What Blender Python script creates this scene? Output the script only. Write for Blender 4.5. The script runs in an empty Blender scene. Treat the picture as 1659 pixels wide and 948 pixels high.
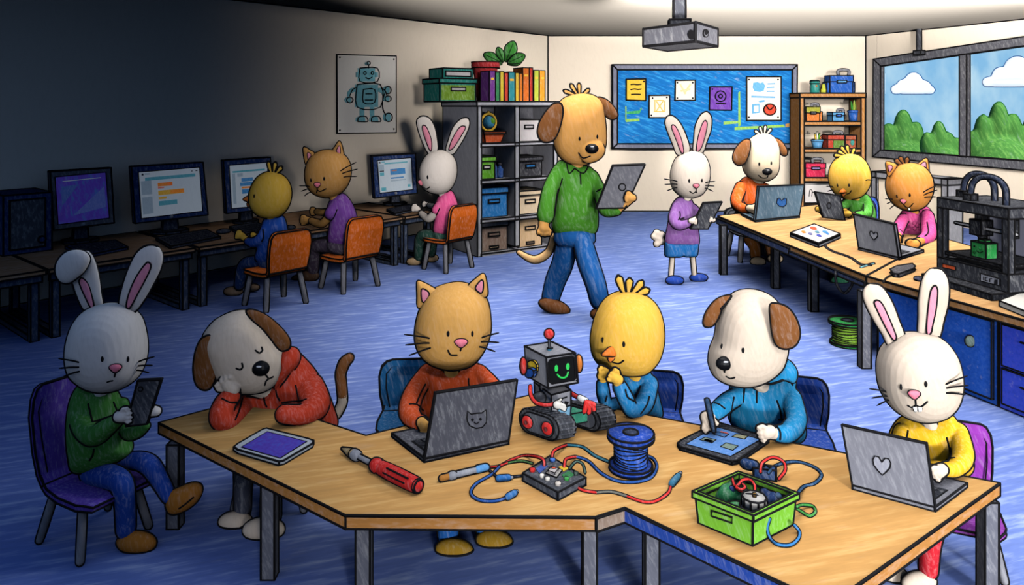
import bpy, math, random
import numpy as np
from mathutils import Vector
from mathutils.bvhtree import BVHTree
random.seed(7)
SC = bpy.context.scene
COL = SC.collection
# ---------------------------------------------------------------- camera
FOC, CX, HY, HC = 1200.0, 829.5, 170.0, 2.0      # focal length in pixels of the 1659x948 frame, horizon row, eye height
cam_data = bpy.data.cameras.new('camera')
cam = bpy.data.objects.new('camera', cam_data); COL.objects.link(cam)
cam.location = (0, 0, HC); cam.rotation_euler = (math.pi/2, 0, 0)
cam_data.sensor_width = 36.0; cam_data.lens = FOC*36.0/1659.0
cam_data.shift_y = -(474.0-HY)/1659.0
cam_data.clip_end = 300
SC.camera = cam
# ---------------------------------------------------------------- exposure
SC.view_settings.view_transform = 'Standard'; SC.view_settings.look = 'None'
SC.view_settings.gamma = 1.0; SC.view_settings.use_curve_mapping = False
SC.view_settings.exposure = 0.0
SC.cycles.diffuse_bounces = 0
SC.cycles.glossy_bounces = 0
# ---------------------------------------------------------------- world: added dim blue ambient fill all round, bright day sky beyond the right-hand window
w = bpy.data.worlds.new('sky'); SC.world = w; w.use_nodes = True
nt = w.node_tree; nt.nodes.clear(); N = nt.nodes.new; L = nt.links.new
tc = N('ShaderNodeTexCoord'); sp = N('ShaderNodeSeparateXYZ'); L(tc.outputs['Generated'], sp.inputs[0])
mr = N('ShaderNodeMapRange'); mr.interpolation_type = 'SMOOTHSTEP'; mr.inputs[1].default_value = .22; mr.inputs[2].default_value = .36
L(sp.outputs['X'], mr.inputs[0])
mz = N('ShaderNodeMapRange'); mz.interpolation_type = 'SMOOTHSTEP'; mz.inputs[1].default_value = .05; mz.inputs[2].default_value = .25
L(sp.outputs['Y'], mz.inputs[0])
mu = N('ShaderNodeMath'); mu.operation = 'MULTIPLY'; L(mr.outputs[0], mu.inputs[0]); L(mz.outputs[0], mu.inputs[1])
mp = N('ShaderNodeMapping'); mp.inputs['Rotation'].default_value = (0.5, .3, .4); mp.inputs['Scale'].default_value = (12, 90, 25)
L(tc.outputs['Generated'], mp.inputs[0])
no = N('ShaderNodeTexNoise'); no.inputs['Scale'].default_value = 1.0; no.inputs['Detail'].default_value = 3; L(mp.outputs[0], no.inputs[0])
cr = N('ShaderNodeValToRGB'); cr.color_ramp.elements[0].position = .35; cr.color_ramp.elements[0].color = (.27, .54, .80, 1)
cr.color_ramp.elements[1].position = .7; cr.color_ramp.elements[1].color = (.52, .74, .88, 1); L(no.outputs[0], cr.inputs[0])
mx = N('ShaderNodeMixRGB'); mx.inputs[1].default_value = (.078, .138, .27, 1)
L(mu.outputs[0], mx.inputs[0]); L(cr.outputs[0], mx.inputs[2])
bg = N('ShaderNodeBackground'); bg.inputs[1].default_value = 1.0; L(mx.outputs[0], bg.inputs[0])
wo = N('ShaderNodeOutputWorld'); L(bg.outputs[0], wo.inputs[0])
# ---------------------------------------------------------------- lights
def aim(o, tgt):
    d = Vector(tgt)-o.location; o.rotation_euler = d.to_track_quat('-Z', 'Y').to_euler()
def spot(name, loc, tgt, power, half, blend, radius, col=(1, 1, 1)):
    l = bpy.data.lights.new(name, 'SPOT'); l.energy = power; l.spot_size = math.radians(2*half); l.spot_blend = blend
    l.shadow_soft_size = radius; l.color = col
    o = bpy.data.objects.new(name, l); COL.objects.link(o); o.location = loc; aim(o, tgt); return o
def area(name, loc, tgt, power, sx, sy, spread=180, col=(1, 1, 1), rz=None):
    l = bpy.data.lights.new(name, 'AREA'); l.shape = 'RECTANGLE'; l.size = sx; l.size_y = sy; l.energy = power
    l.spread = math.radians(spread); l.color = col
    o = bpy.data.objects.new(name, l); COL.objects.link(o); o.location = loc
    if rz is None: aim(o, tgt)
    else: o.rotation_euler = (0, 0, rz)
    return o
# added unseen floods behind the viewer: their soft left edges leave the room's left third dark
def flood(name, edge_pt, az, dist, z, tz, power, half, blend, radius=1.3, col=(1, .96, .91)):
    # a far flood whose soft left edge runs through edge_pt along the azimuth az
    az = math.radians(az); p = (edge_pt[0]-math.sin(az)*dist, edge_pt[1]-math.cos(az)*dist, z); ax = az+math.asin(math.sin(math.radians(half))/math.cos(math.atan2(z-tz, dist+5)))
    return spot(name, p, (p[0]+math.sin(ax)*(dist+5), p[1]+math.cos(ax)*(dist+5), tz), power, half, blend, radius, col)
flood('added_key_flood', (-1.4, 3.4), -17, 36, 3.4, 1.0, 29000, 24, .30)
flood('high_fill_flood', (-1.15, 3.4), -23, 30, 19, .5, 22500, 24, .26, 2.0)  # added from high up, fills heads and tabletops from the front
flood('side_fill_flood', (-.9, 3.4), 24, 30, 4.5, 1.0, 12500, 20, .34, 1.6)  # added from the left, softens shade on left-facing sides
AZ = math.radians(-14)
cy = 3.6
lx = -0.3+(cy-3.3)*math.tan(AZ)
area('overhead_fill', (lx+5.0, cy, 3.27), None, 310, 10.0, 11.0, 66, (1, .97, .93), rz=-AZ)  # added overhead fill out of view, left edge placed to keep that side dark
area('under_table_fill', (2.0, -1.4, .95), (1.5, 3.4, 0), 16, 2.6, .5, 50, (.8, .88, 1))  # added low fill for the floor under the front table
area('rear_overhead_fill', (2.6, 7.5, 3.2), None, 95, 7.0, 3.0, 120, (1, .97, .93), rz=0)  # added unseen area lamp, lifts the floor at the back
area('back_fill', (4.2, 8.6, 3.25), (4.4, 13.2, 1.0), 440, 5.5, .8, 150, (1, .97, .93))  # added unseen fill for the back wall and rear ceiling
for k_, (sx_, tx_) in enumerate(((1.6, 2.8), (3.9, 6.0))):
    o_ = spot('ceiling_wash_fill', (sx_, -3, .4), (sx_, -2, .4), 12500, 40.7, .06, .3, (1, .97, .92)); aim(o_, (tx_, 11, .4+14*math.tan(math.radians(50))))  # spots added behind the viewer only to brighten the ceiling
area('daylight_outdoors', (16, 8, 12), (14, 19, 1), 2600, 7, 7, 180, (1, 1, 1))

# ---------------------------------------------------------------- helpers: pixels of the frame to points of the room
def W(px, py, d): return np.array([(px-CX)*d/FOC, d, HC-(py-HY)*d/FOC])
def G(px, py, z=0.0): return W(px, py, (HC-z)*FOC/(py-HY))      # point of the level z seen at that pixel
def S(c): return tuple((x/255/12.92 if x/255 <= .04045 else ((x/255+.055)/1.055)**2.4) for x in c)
def nrm(v): v = np.asarray(v, float); return v/(np.linalg.norm(v)+1e-12)
MATS = {}
def mat(rgb, amt=.16, speck=.12, scale=1.0, rough=.85, emit=0.0, tint=None, metal=0.0, ang=.35, alpha=1.0, lie=False):
    key = (tuple(rgb), amt, speck, scale, rough, emit, tint, metal, ang, alpha, lie)
    if key in MATS: return MATS[key]
    amt *= .75; speck *= .62
    m = bpy.data.materials.new('crayon'); m.use_nodes = True; nt = m.node_tree; N = nt.nodes.new; L = nt.links.new
    b = nt.nodes['Principled BSDF']; b.inputs['Roughness'].default_value = rough; b.inputs['Metallic'].default_value = metal
    b.inputs['Specular IOR Level'].default_value = .25
    c = S(rgb); m.diffuse_color = (*c, 1)
    tc = N('ShaderNodeTexCoord'); mq = N('ShaderNodeMapping'); L(tc.outputs['Object'], mq.inputs[0])
    mq.inputs['Rotation'].default_value = (math.pi/2 if lie else .2, ang, 0)      # strokes lie along one direction, in the floor's plane if lie
    mp = N('ShaderNodeMapping'); L(mq.outputs[0], mp.inputs[0]); mp.inputs['Scale'].default_value = (80*scale, 80*scale, 10*scale)
    no = N('ShaderNodeTexNoise'); no.inputs['Scale'].default_value = 1; no.inputs['Detail'].default_value = 3; no.inputs['Roughness'].default_value = .65
    L(mp.outputs[0], no.inputs[0])
    r = N('ShaderNodeValToRGB'); r.color_ramp.elements[0].position = .3; r.color_ramp.elements[1].position = .7
    t = S(tint) if tint else tuple(x+(1-x)*amt*.9 for x in c)
    r.color_ramp.elements[0].color = (*[x*(1-amt) for x in c], 1); r.color_ramp.elements[1].color = (*t, 1)
    e = r.color_ramp.elements.new(.5); e.color = (*c, 1)
    L(no.outputs[0], r.inputs[0])
    n2 = N('ShaderNodeTexNoise'); n2.inputs['Scale'].default_value = 1; n2.inputs['Detail'].default_value = 4
    m2 = N('ShaderNodeMapping'); L(mq.outputs[0], m2.inputs[0])
    m2.inputs['Scale'].default_value = (55*scale, 55*scale, 14*scale); L(m2.outputs[0], n2.inputs[0])
    mr = N('ShaderNodeMapRange'); mr.inputs[1].default_value = .62; mr.inputs[2].default_value = .74; mr.inputs[4].default_value = speck*1.9
    L(n2.outputs[0], mr.inputs[0])
    mx = N('ShaderNodeMixRGB'); mx.inputs[2].default_value = (.85, .84, .8, 1); L(mr.outputs[0], mx.inputs[0]); L(r.outputs[0], mx.inputs[1])
    L(mx.outputs[0], b.inputs['Base Color'])
    if emit:
        L(mx.outputs[0], b.inputs['Emission Color']); b.inputs['Emission Strength'].default_value = emit
    if alpha < 1: b.inputs['Alpha'].default_value = alpha
    MATS[key] = m; return m
def flat(rgb, rough=.5, emit=0):
    key = ('f', tuple(rgb), rough, emit)
    if key in MATS: return MATS[key]
    m = bpy.data.materials.new('plain'); m.use_nodes = True; b = m.node_tree.nodes['Principled BSDF']
    b.inputs['Base Color'].default_value = (*S(rgb), 1); b.inputs['Roughness'].default_value = rough; b.inputs['Specular IOR Level'].default_value = .2
    n = m.node_tree.nodes.new('ShaderNodeTexNoise'); n.inputs['Scale'].default_value = 60
    bp = m.node_tree.nodes.new('ShaderNodeBump'); bp.inputs['Strength'].default_value = .05
    m.node_tree.links.new(n.outputs[0], bp.inputs['Height']); m.node_tree.links.new(bp.outputs[0], b.inputs['Normal'])
    if emit: b.inputs['Emission Color'].default_value = (*S(rgb), 1); b.inputs['Emission Strength'].default_value = emit
    MATS[key] = m; return m
INK = flat((14, 13, 16), .8)

# ---------------------------------------------------------------- mesh builders: each returns (V, F)
def vf(V, F): return (np.asarray(V, float).reshape(-1, 3), [tuple(f) for f in F])
def join(*ps):
    V, F, n = [], [], 0
    for v, f in ps:
        V.append(v); F += [tuple(i+n for i in q) for q in f]; n += len(v)
    return (np.concatenate(V), F)
def catmull(P, n=5, closed=False):
    P = [np.asarray(p, float) for p in P]
    if len(P) < 3: return [P[0]+(P[-1]-P[0])*t/n for t in range(n+1)]
    out, m = [], len(P)
    for i in range(m if closed else m-1):
        if closed: a, b, c, d = P[i-1], P[i], P[(i+1) % m], P[(i+2) % m]
        else: a, b, c, d = P[max(i-1, 0)], P[i], P[i+1], P[min(i+2, m-1)]
        for k in range(n):
            t = k/n
            out.append(.5*(2*b+(c-a)*t+(2*a-5*b+4*c-d)*t*t+(3*b-a-3*c+d)*t**3))
    if not closed: out.append(P[-1])
    return out
def tube(P, R, seg=10, caps=True, closed=False, flatn=None, flatk=1.0):
    P = np.asarray(P, float); n = len(P); R = np.full(n, R, float) if np.isscalar(R) else np.asarray(R, float)
    T = np.zeros_like(P)
    if closed: T = np.roll(P, -1, 0)-np.roll(P, 1, 0)
    else:
        T[1:-1] = P[2:]-P[:-2]; T[0] = P[1]-P[0]; T[-1] = P[-1]-P[-2]
    T /= (np.linalg.norm(T, axis=1)[:, None]+1e-12)
    u = np.cross(T[0], [0, 1, 0.01]);
    if np.linalg.norm(u) < .1: u = np.cross(T[0], [1, 0, 0])
    u = nrm(u); V, F = [], []
    rings = []
    def ring(c, u, t, r):
        v = np.cross(t, u); k = len(V)
        for j in range(seg):
            a = 2*math.pi*j/seg; q = (u*math.cos(a)+v*math.sin(a))*r
            if flatn is not None: q = q-flatn*np.dot(q, flatn)*(1-flatk)
            V.append(c+q)
        rings.append(k)
    for i in range(n):
        t = T[i]; u = u-t*np.dot(u, t); u = nrm(u)
        if caps and not closed and i == 0:
            for a in (80, 55, 28): ring(P[0]-t*R[0]*math.sin(math.radians(a)), u, t, R[0]*math.cos(math.radians(a)))
        ring(P[i], u, t, R[i])
        if caps and not closed and i == n-1:
            for a in (28, 55, 80): ring(P[-1]+t*R[-1]*math.sin(math.radians(a)), u, t, R[-1]*math.cos(math.radians(a)))
    for a, b in zip(rings, rings[1:]):
        for j in range(seg): F.append((a+j, a+(j+1) % seg, b+(j+1) % seg, b+j))
    if closed:
        a, b = rings[-1], rings[0]
        best = min(range(seg), key=lambda s: np.linalg.norm(V[a]-V[b+s]))
        for j in range(seg): F.append((a+j, a+(j+1) % seg, b+(j+1+best) % seg, b+(j+best) % seg))
    else:
        F.append(tuple(reversed(range(rings[0], rings[0]+seg)))); F.append(tuple(range(rings[-1], rings[-1]+seg)))
    return vf(V, F)
def chain(pts, seg=12, n=5, flat=None):
    """pts: (px, py, radius in px, depth)"""
    P = catmull([np.append(W(p[0], p[1], p[3]), p[2]*p[3]/FOC) for p in pts], n)
    kw = dict(flatn=np.array([0, 1., 0]), flatk=flat) if flat else {}
    return tube([q[:3] for q in P], [max(q[3], 1e-4) for q in P], seg, **kw)
def inflate(outline, d, tz, n=4, rings=7, tilt=0.0, smooth=True, square=1.0):
    """closed outline in px, given its own depth d and half thickness tz (px): a rounded solid"""
    P = catmull([np.array(p, float) for p in outline], n, True) if smooth else [np.array(p, float) for p in outline]
    P = np.array(P); c = P.mean(0); tzm = tz*d/FOC; V, F = [], []; m = len(P)
    lv = []
    for a in np.linspace(-1, 1, 2*rings+1)[1:-1]:
        an = a*math.pi/2; lv.append((math.cos(an)**square, math.sin(an)*tzm))
    for s, dz in lv:
        for p in P:
            q = c+(p-c)*s; w = W(q[0], q[1], d); w[1] += dz+tilt*(q[1]-c[1])*d/FOC; V.append(w)
    for i in range(len(lv)-1):
        for j in range(m): F.append((i*m+j, i*m+(j+1) % m, (i+1)*m+(j+1) % m, (i+1)*m+j))
    a = W(c[0], c[1], d); V.append(a+[0, -tzm, 0]); V.append(a+[0, tzm, 0]); k = len(V)-2
    for j in range(m):
        F.append((k, (j+1) % m, j)); b = (len(lv)-1)*m; F.append((k+1, b+j, b+(j+1) % m))
    return vf(V, F)
def oval(cx, cy, rx, ry, rot=0, n=14):
    r = math.radians(rot); o = []
    for i in range(n):
        a = 2*math.pi*i/n; x, y = rx*math.cos(a), ry*math.sin(a)
        o.append((cx+x*math.cos(r)-y*math.sin(r), cy+x*math.sin(r)+y*math.cos(r)))
    return o
def ball(c, r, sx=1, sy=1, sz=1, seg=16, rg=10):
    V, F = [], []
    for i in range(1, rg):
        p = math.pi*i/rg
        for j in range(seg):
            a = 2*math.pi*j/seg; V.append((c[0]+r*sx*math.sin(p)*math.cos(a), c[1]+r*sy*math.sin(p)*math.sin(a), c[2]+r*sz*math.cos(p)))
    for i in range(rg-2):
        for j in range(seg): F.append((i*seg+j, (i+1)*seg+j, (i+1)*seg+(j+1) % seg, i*seg+(j+1) % seg))
    V += [(c[0], c[1], c[2]+r*sz), (c[0], c[1], c[2]-r*sz)]; k = len(V)-2
    for j in range(seg):
        F.append((k, j, (j+1) % seg)); b = (rg-2)*seg; F.append((k+1, b+(j+1) % seg, b+j))
    return vf(V, F)
def prism(poly, vec):
    """planar polygon swept along vec"""
    P = np.array(poly, float); n = len(P); v = np.asarray(vec, float)
    nn = np.zeros(3)
    for i in range(n): nn += np.cross(P[i]-P[0], P[(i+1) % n]-P[0])
    F = [tuple(range(n)), tuple(range(2*n-1, n-1, -1))]+[(i, i+n, (i+1) % n+n, (i+1) % n) for i in range(n)]
    if np.dot(nn, v) > 0: F = [tuple(reversed(f)) for f in F]
    return vf(np.concatenate([P, P+v]), F)
def box(o, ex, ey, ez):
    o, ex, ey, ez = [np.asarray(a, float) for a in (o, ex, ey, ez)]
    return prism([o, o+ex, o+ex+ey, o+ey], ez)
def cbox(c, u, sx, sy, sz, z0):
    """upright box centred at c (x, y), u = unit vector of its width, sizes along u, across, up; z0 its underside"""
    u = nrm([u[0], u[1], 0]); v = np.array([-u[1], u[0], 0])
    return box(np.array([c[0], c[1], z0])-u*sx/2-v*sy/2, u*sx, v*sy, (0, 0, sz))
def lathe(c, prof, seg=28, axis=(0, 0, 1)):
    """prof: (radius, height) from bottom to top"""
    ax = nrm(axis); u = nrm(np.cross(ax, [0.3, 1, .2])); v = np.cross(ax, u); V, F = [], []; c = np.asarray(c, float)
    for r, h in prof:
        for j in range(seg):
            a = 2*math.pi*j/seg; V.append(c+ax*h+(u*math.cos(a)+v*math.sin(a))*max(r, 1e-4))
    for i in range(len(prof)-1):
        for j in range(seg): F.append((i*seg+j, i*seg+(j+1) % seg, (i+1)*seg+(j+1) % seg, (i+1)*seg+j))
    F.append(tuple(reversed(range(seg)))); b = (len(prof)-1)*seg; F.append(tuple(range(b, b+seg)))
    return vf(V, F)
def loft(sections):
    """sections: equal-length closed loops"""
    m = len(sections[0]); V = [p for s in sections for p in s]; F = []
    for i in range(len(sections)-1):
        for j in range(m): F.append((i*m+j, i*m+(j+1) % m, (i+1)*m+(j+1) % m, (i+1)*m+j))
    F.append(tuple(reversed(range(m)))); b = (len(sections)-1)*m; F.append(tuple(range(b, b+m)))
    return vf(V, F)
def fuse(parts, voxel, it=4):
    V, F = join(*parts)
    me = bpy.data.meshes.new('tmp'); me.from_pydata([tuple(v) for v in V], [], F)
    o = bpy.data.objects.new('tmp', me); COL.objects.link(o)
    r = o.modifiers.new('r', 'REMESH'); r.mode = 'VOXEL'; r.voxel_size = voxel; r.adaptivity = 0
    s = o.modifiers.new('s', 'SMOOTH'); s.factor = .5; s.iterations = it
    bpy.context.view_layer.update()
    dg = bpy.context.evaluated_depsgraph_get(); ev = o.evaluated_get(dg).to_mesh()
    n = len(ev.vertices); A = np.zeros(n*3, 'f'); ev.vertices.foreach_get('co', A)
    F2 = [tuple(p.vertices) for p in ev.polygons]; o.evaluated_get(dg).to_mesh_clear()
    bpy.data.objects.remove(o); bpy.data.meshes.remove(me)
    return vf(A.reshape(-1, 3), F2)
# ---------------------------------------------------------------- drawn lines: real piping laid along edges and rims
def tris_of(F):
    t = []
    for f in F:
        for i in range(1, len(f)-1): t.append((f[0], f[i], f[i+1]))
    return np.array(t)
def rim_lines(V, F, front, minlen):
    T = tris_of(F); a, b, c = V[T[:, 0]], V[T[:, 1]], V[T[:, 2]]; fn = np.cross(b-a, c-a)
    Nn = np.zeros_like(V)
    for k in range(3): np.add.at(Nn, T[:, k], fn)
    Nn /= (np.linalg.norm(Nn, axis=1)[:, None]+1e-12); g = Nn@front
    for _ in range(2):
        s = np.zeros(len(V)); k_ = np.zeros(len(V))
        for i, j in ((0, 1), (1, 2), (2, 0)):
            np.add.at(s, T[:, i], g[T[:, j]]); np.add.at(s, T[:, j], g[T[:, i]]); np.add.at(k_, T[:, i], 1); np.add.at(k_, T[:, j], 1)
        g = .5*g+.5*s/np.maximum(k_, 1)
    g = np.where(g == 0, 1e-9, g); sg = g > 0; ts = sg[T]
    cross = T[(ts.sum(1) > 0) & (ts.sum(1) < 3)]
    pts, nb = {}, {}
    for t in cross:
        ks = []
        for i, j in ((0, 1), (1, 2), (2, 0)):
            p, q = int(t[i]), int(t[j])
            if sg[p] != sg[q]:
                key = (min(p, q), max(p, q)); ks.append(key)
                if key not in pts: w_ = g[key[0]]/(g[key[0]]-g[key[1]]); pts[key] = V[key[0]]*(1-w_)+V[key[1]]*w_
        if len(ks) == 2: nb.setdefault(ks[0], []).append(ks[1]); nb.setdefault(ks[1], []).append(ks[0])
    seen, out = set(), []
    for st in sorted(nb, key=lambda k: len(nb[k])):
        if st in seen: continue
        path = [st]; seen.add(st); cur = st
        while True:
            nx = [q for q in nb[cur] if q not in seen]
            if not nx: break
            cur = nx[0]; seen.add(cur); path.append(cur)
        closed = len(path) > 3 and st in nb[path[-1]] and len(nb[st]) > 1
        P = np.array([pts[k] for k in path])
        if len(P) < 3: continue
        for _ in range(3):
            if closed: P = .5*P+.25*(np.roll(P, 1, 0)+np.roll(P, -1, 0))
            else: P[1:-1] = .5*P[1:-1]+.25*(P[2:]+P[:-2])
        ln = np.linalg.norm(np.diff(P, axis=0), axis=1).sum()
        if ln < minlen: continue
        step = max(1, int(len(P)*minlen*.35/ln)); idx = list(range(0, len(P), step))
        if idx[-1] != len(P)-1: idx.append(len(P)-1)
        P = P[idx]
        if len(P) >= 3: out.append((P, closed))
    return out
def sharp_lines(V, F, ang=32):
    E = {}; fnm = []
    for i, f in enumerate(F):
        n = np.zeros(3)
        for k in range(1, len(f)-1): n += np.cross(V[f[k]]-V[f[0]], V[f[k+1]]-V[f[0]])
        fnm.append(nrm(n))
        for k in range(len(f)):
            p, q = f[k], f[(k+1) % len(f)]; E.setdefault((min(p, q), max(p, q)), []).append(i)
    out = []; ca = math.cos(math.radians(ang))
    for (p, q), fs in E.items():
        if len(fs) < 2 or np.dot(fnm[fs[0]], fnm[fs[1]]) < ca:
            if np.linalg.norm(V[p]-V[q]) > 1e-4: out.append((np.array([V[p], V[q]]), False))
    return out
def pxw(y): return 3.7 if y < 4.4 else (3.0 if y < 7.7 else 2.5)
def mesh_obj(name, parent, pieces):
    """pieces: ((V, F), material, smooth)"""
    V, F, M, SM, n, ms = [], [], [], [], 0, []
    for (v, f), m, s in pieces:
        if m not in ms: ms.append(m)
        k = ms.index(m); V.append(v); F += [tuple(i+n for i in q) for q in f]; M += [k]*len(f); SM += [s]*len(f); n += len(v)
    V = np.concatenate(V); me = bpy.data.meshes.new(name); me.from_pydata([tuple(x) for x in V], [], F)
    for m in ms: me.materials.append(m)
    me.polygons.foreach_set('material_index', M); me.polygons.foreach_set('use_smooth', SM); me.update()
    o = bpy.data.objects.new(name, me); COL.objects.link(o)
    if parent is not None: o.parent = parent
    return o
ROOTS = []
def part(name, parent, pieces, lines=(), mode='s', w=None, label=None, ink=None, ang=32):
    """one mesh object. mode: 's' piping on sharp edges, 'c' piping round the rim, '' none; lines: polylines to pipe as well"""
    ink = ink or INK
    if not isinstance(pieces, list): pieces = [pieces]
    out = []; allv = np.concatenate([p[0][0] for p in pieces]) if pieces else np.concatenate([np.asarray(l[0] if isinstance(l, tuple) else l) for l in lines])
    y = max(allv[:, 1].mean(), 1.0); w = (pxw(y) if w is None else w); r = w*.5*y/FOC
    front = nrm(np.array([0, 0, HC])-allv.mean(0))
    for p in pieces:
        V, F = p[0]; md = p[2] if len(p) > 2 else mode
        out.append(((V, F), p[1], 'c' in md or 'm' in md))
        if w > 0:
            if 'c' in md:
                for P, cl in rim_lines(V, F, front, r*4.5): out.append((tube(P, r*1.22, 5, closed=cl), ink, True))
            if 's' in md:
                for P, cl in sharp_lines(V, F, ang): out.append((tube(P, r, 5), ink, True))
    for l in lines:
        rr = r
        if isinstance(l, tuple): l, k = l; rr = r*k
        out.append((tube(l, rr, 6), ink, True))
    o = mesh_obj(name, parent, out)
    if label: o['label'] = label
    if parent is None: ROOTS.append(o)
    return o
def thing(name, label, cat, group=None):
    o = bpy.data.objects.new(name, None); COL.objects.link(o); o.empty_display_size = .1
    o['label'] = label; o['category'] = cat
    if group: o['group'] = group
    ROOTS.append(o); return o
def tag(o, label, cat, group=None):
    o['label'] = label; o['category'] = cat
    if group: o['group'] = group
    return o
def struct(name, pieces, **k):
    o = part(name, None, pieces, **k); o['kind'] = 'structure'; return o
EYE = np.array([0, 0, HC])
class Surf:
    """where a sight line meets a built surface, to lay a mark on it"""
    def __init__(s, g, off=0.0, d=None): s.b = BVHTree.FromPolygons([tuple(v) for v in g[0]], g[1]); s.off = off; s.d = d or float(g[0][:, 1].mean())
    def hit(s, px, py):
        D = nrm(W(px, py, 1.0)-EYE); h = s.b.ray_cast(Vector(EYE), Vector(D))
        if h[0] is None: p = W(px, py, s.d); n = -D
        else: p = np.array(h[0]); n = np.array(h[1]); n = n if np.dot(n, D) < 0 else -n
        return p+n*s.off, n
    def line(s, pts, n=4, lift=0.0): 
        return np.array([(lambda h: h[0]+h[1]*lift)(s.hit(*q)) for q in catmull([np.array(p, float) for p in pts], n)])
class Plane:
    def __init__(s, a, b, c):
        s.p = np.asarray(a, float); s.n = nrm(np.cross(np.asarray(b)-s.p, np.asarray(c)-s.p))
        if np.dot(s.n, s.p-EYE) > 0: s.n = -s.n
    def hit(s, px, py):
        D = W(px, py, 1.0)-EYE; t = np.dot(s.p-EYE, s.n)/np.dot(D, s.n); return EYE+D*t, s.n
    def line(s, pts, n=4, lift=0.0):
        return np.array([s.hit(*q)[0]+s.n*lift for q in catmull([np.array(p, float) for p in pts], n)])
    def poly(s, pts, lift=0.0): return [s.hit(*q)[0]+s.n*lift for q in pts]
    def slab(s, pts, t0=0.0, t1=.004): return prism(s.poly(pts, t0), s.n*(t1-t0))
def rect(x0, y0, x1, y1): return [(x0, y0), (x1, y0), (x1, y1), (x0, y1)]
def finish():
    for r in ROOTS:
        ms = [o for o in [r]+list(r.children_recursive) if o.type == 'MESH']
        P = np.concatenate([np.array([v.co for v in o.data.vertices]) for o in ms])
        c = np.array([(P[:, 0].min()+P[:, 0].max())/2, (P[:, 1].min()+P[:, 1].max())/2, P[:, 2].min()])
        if r.get('kind') == 'structure': c = np.zeros(3)
        r.location = tuple(c)
        for o in ms:
            A = np.zeros(len(o.data.vertices)*3, 'f'); o.data.vertices.foreach_get('co', A)
            o.data.vertices.foreach_set('co', (A.reshape(-1, 3)-c).astype('f').ravel()); o.data.update()
# ================================================================ THE ROOM
BY = 13.87; CH = 3.306
CL = np.array([.665, BY]); CR = np.array([6.63, BY])
UL = nrm([-.867, -1.0]); UR = nrm([.416, -1.0])          # along the left and right walls, towards the viewer
def lw(px):      # point of the left wall (x, y) at a pixel column
    k = (px-CX)/FOC; t = (k*CL[1]-CL[0])/(UL[0]-k*UL[1]); return CL+UL*t
def rw(px):
    k = (px-CX)/FOC; t = (k*CR[1]-CR[0])/(UR[0]-k*UR[1]); return CR+UR*t
def v3(p, z=0.0): return np.array([p[0], p[1], z])
WALL = mat((250, 234, 214), .04, .03, .35, ang=.2); CEIL = mat((254, 243, 230), .03, .03, .3)
FLOORM = mat((114, 138, 210), .19, .12, .3, tint=(170, 188, 234), ang=-1.25, lie=True)
GREYF = mat((126, 126, 134), .18, .1, .5)
UP = np.array([0, 0, 1.])
Lend = CL+UL*19; Rend = CR+UR*16
struct('floor', [(prism([v3(CL+[-.1, .1]), v3(CR+[.1, .1]), v3(Rend+[.2, 0]), v3((Rend[0], -5.5)), v3((Lend[0], -5.5)), v3(Lend)], (0, 0, -.08)), FLOORM)], mode='')
struct('ceiling', [(prism([v3(CL+[-.1, .1], CH), v3(CR+[.1, .1], CH), v3((CR+UR*8.5)[:2]*[1, 0]+[0.3, 4.9], CH), v3(np.array([-7.2, 4.9]), CH)], (0, 0, .1)), CEIL)],
       lines=[np.array([v3(CL+[0, -.02], CH-.01), v3(CR+[0, -.02], CH-.01)]), np.array([v3(CL+[.02, -.02], CH-.01), v3(lw(340), CH-.01)+[.02, 0, 0]]), np.array([v3(CR+[-.02, -.02], CH-.01), v3(rw(1720), CH-.01)-[.02, 0, 0]])], mode='', w=2.6)
struct('wall_back', [(box((CL[0]-.1, BY, 0), (CR[0]-CL[0]+.2, 0, 0), (0, .15, 0), (0, 0, CH)), WALL)],
       lines=[np.array([v3(CL+[.01, -.01], .0), v3(CL+[.01, -.01], CH)]), np.array([v3(CR+[-.01, -.01], 0), v3(CR+[-.01, -.01], CH)]), np.array([v3(CL+[0, -.01], .01), v3(CR+[0, -.01], .01)])], mode='', w=2.2)
nl = np.array([-UL[1], UL[0]]); nl = nl if nl[0] < 0 else -nl
struct('wall_left', [(box(v3(CL), v3(UL*19), v3(nl*.15), (0, 0, CH)), WALL)], lines=[np.array([v3(CL-nl*.01, .01), v3(CL+UL*15-nl*.01, .01)])], mode='', w=2.2)
# right wall with the window opening
nr = np.array([UR[1], -UR[0]]); nr = nr if nr[0] > 0 else -nr
PR = Plane(v3(CR), v3(CR+UR*5), v3(CR, 2.0))
def rz(px, py): p = rw(px); return v3(p, HC-(py-HY)*p[1]/FOC)
PXE = 1800
wt0, wb0 = rz(1421, 98), rz(1420, 252); wt1, wb1 = rz(PXE, 42), rz(PXE, 285)
r0, r1 = v3(CR), v3(Rend); hi = UP*CH
nr3 = v3(nr*.16)
struct('wall_right', [(join(prism([r0, wb0*[1, 1, 0], wb0*[1, 1, 0]+hi, r0+hi], nr3), prism([wb1*[1, 1, 0], r1, r1+hi, wb1*[1, 1, 0]+hi], nr3),
       prism([wb0*[1, 1, 0], wb1*[1, 1, 0], wb1, wb0], nr3), prism([wt0, wt1, wt1*[1, 1, 0]+hi, wt0*[1, 1, 0]+hi], nr3)), WALL)], mode='')
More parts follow.
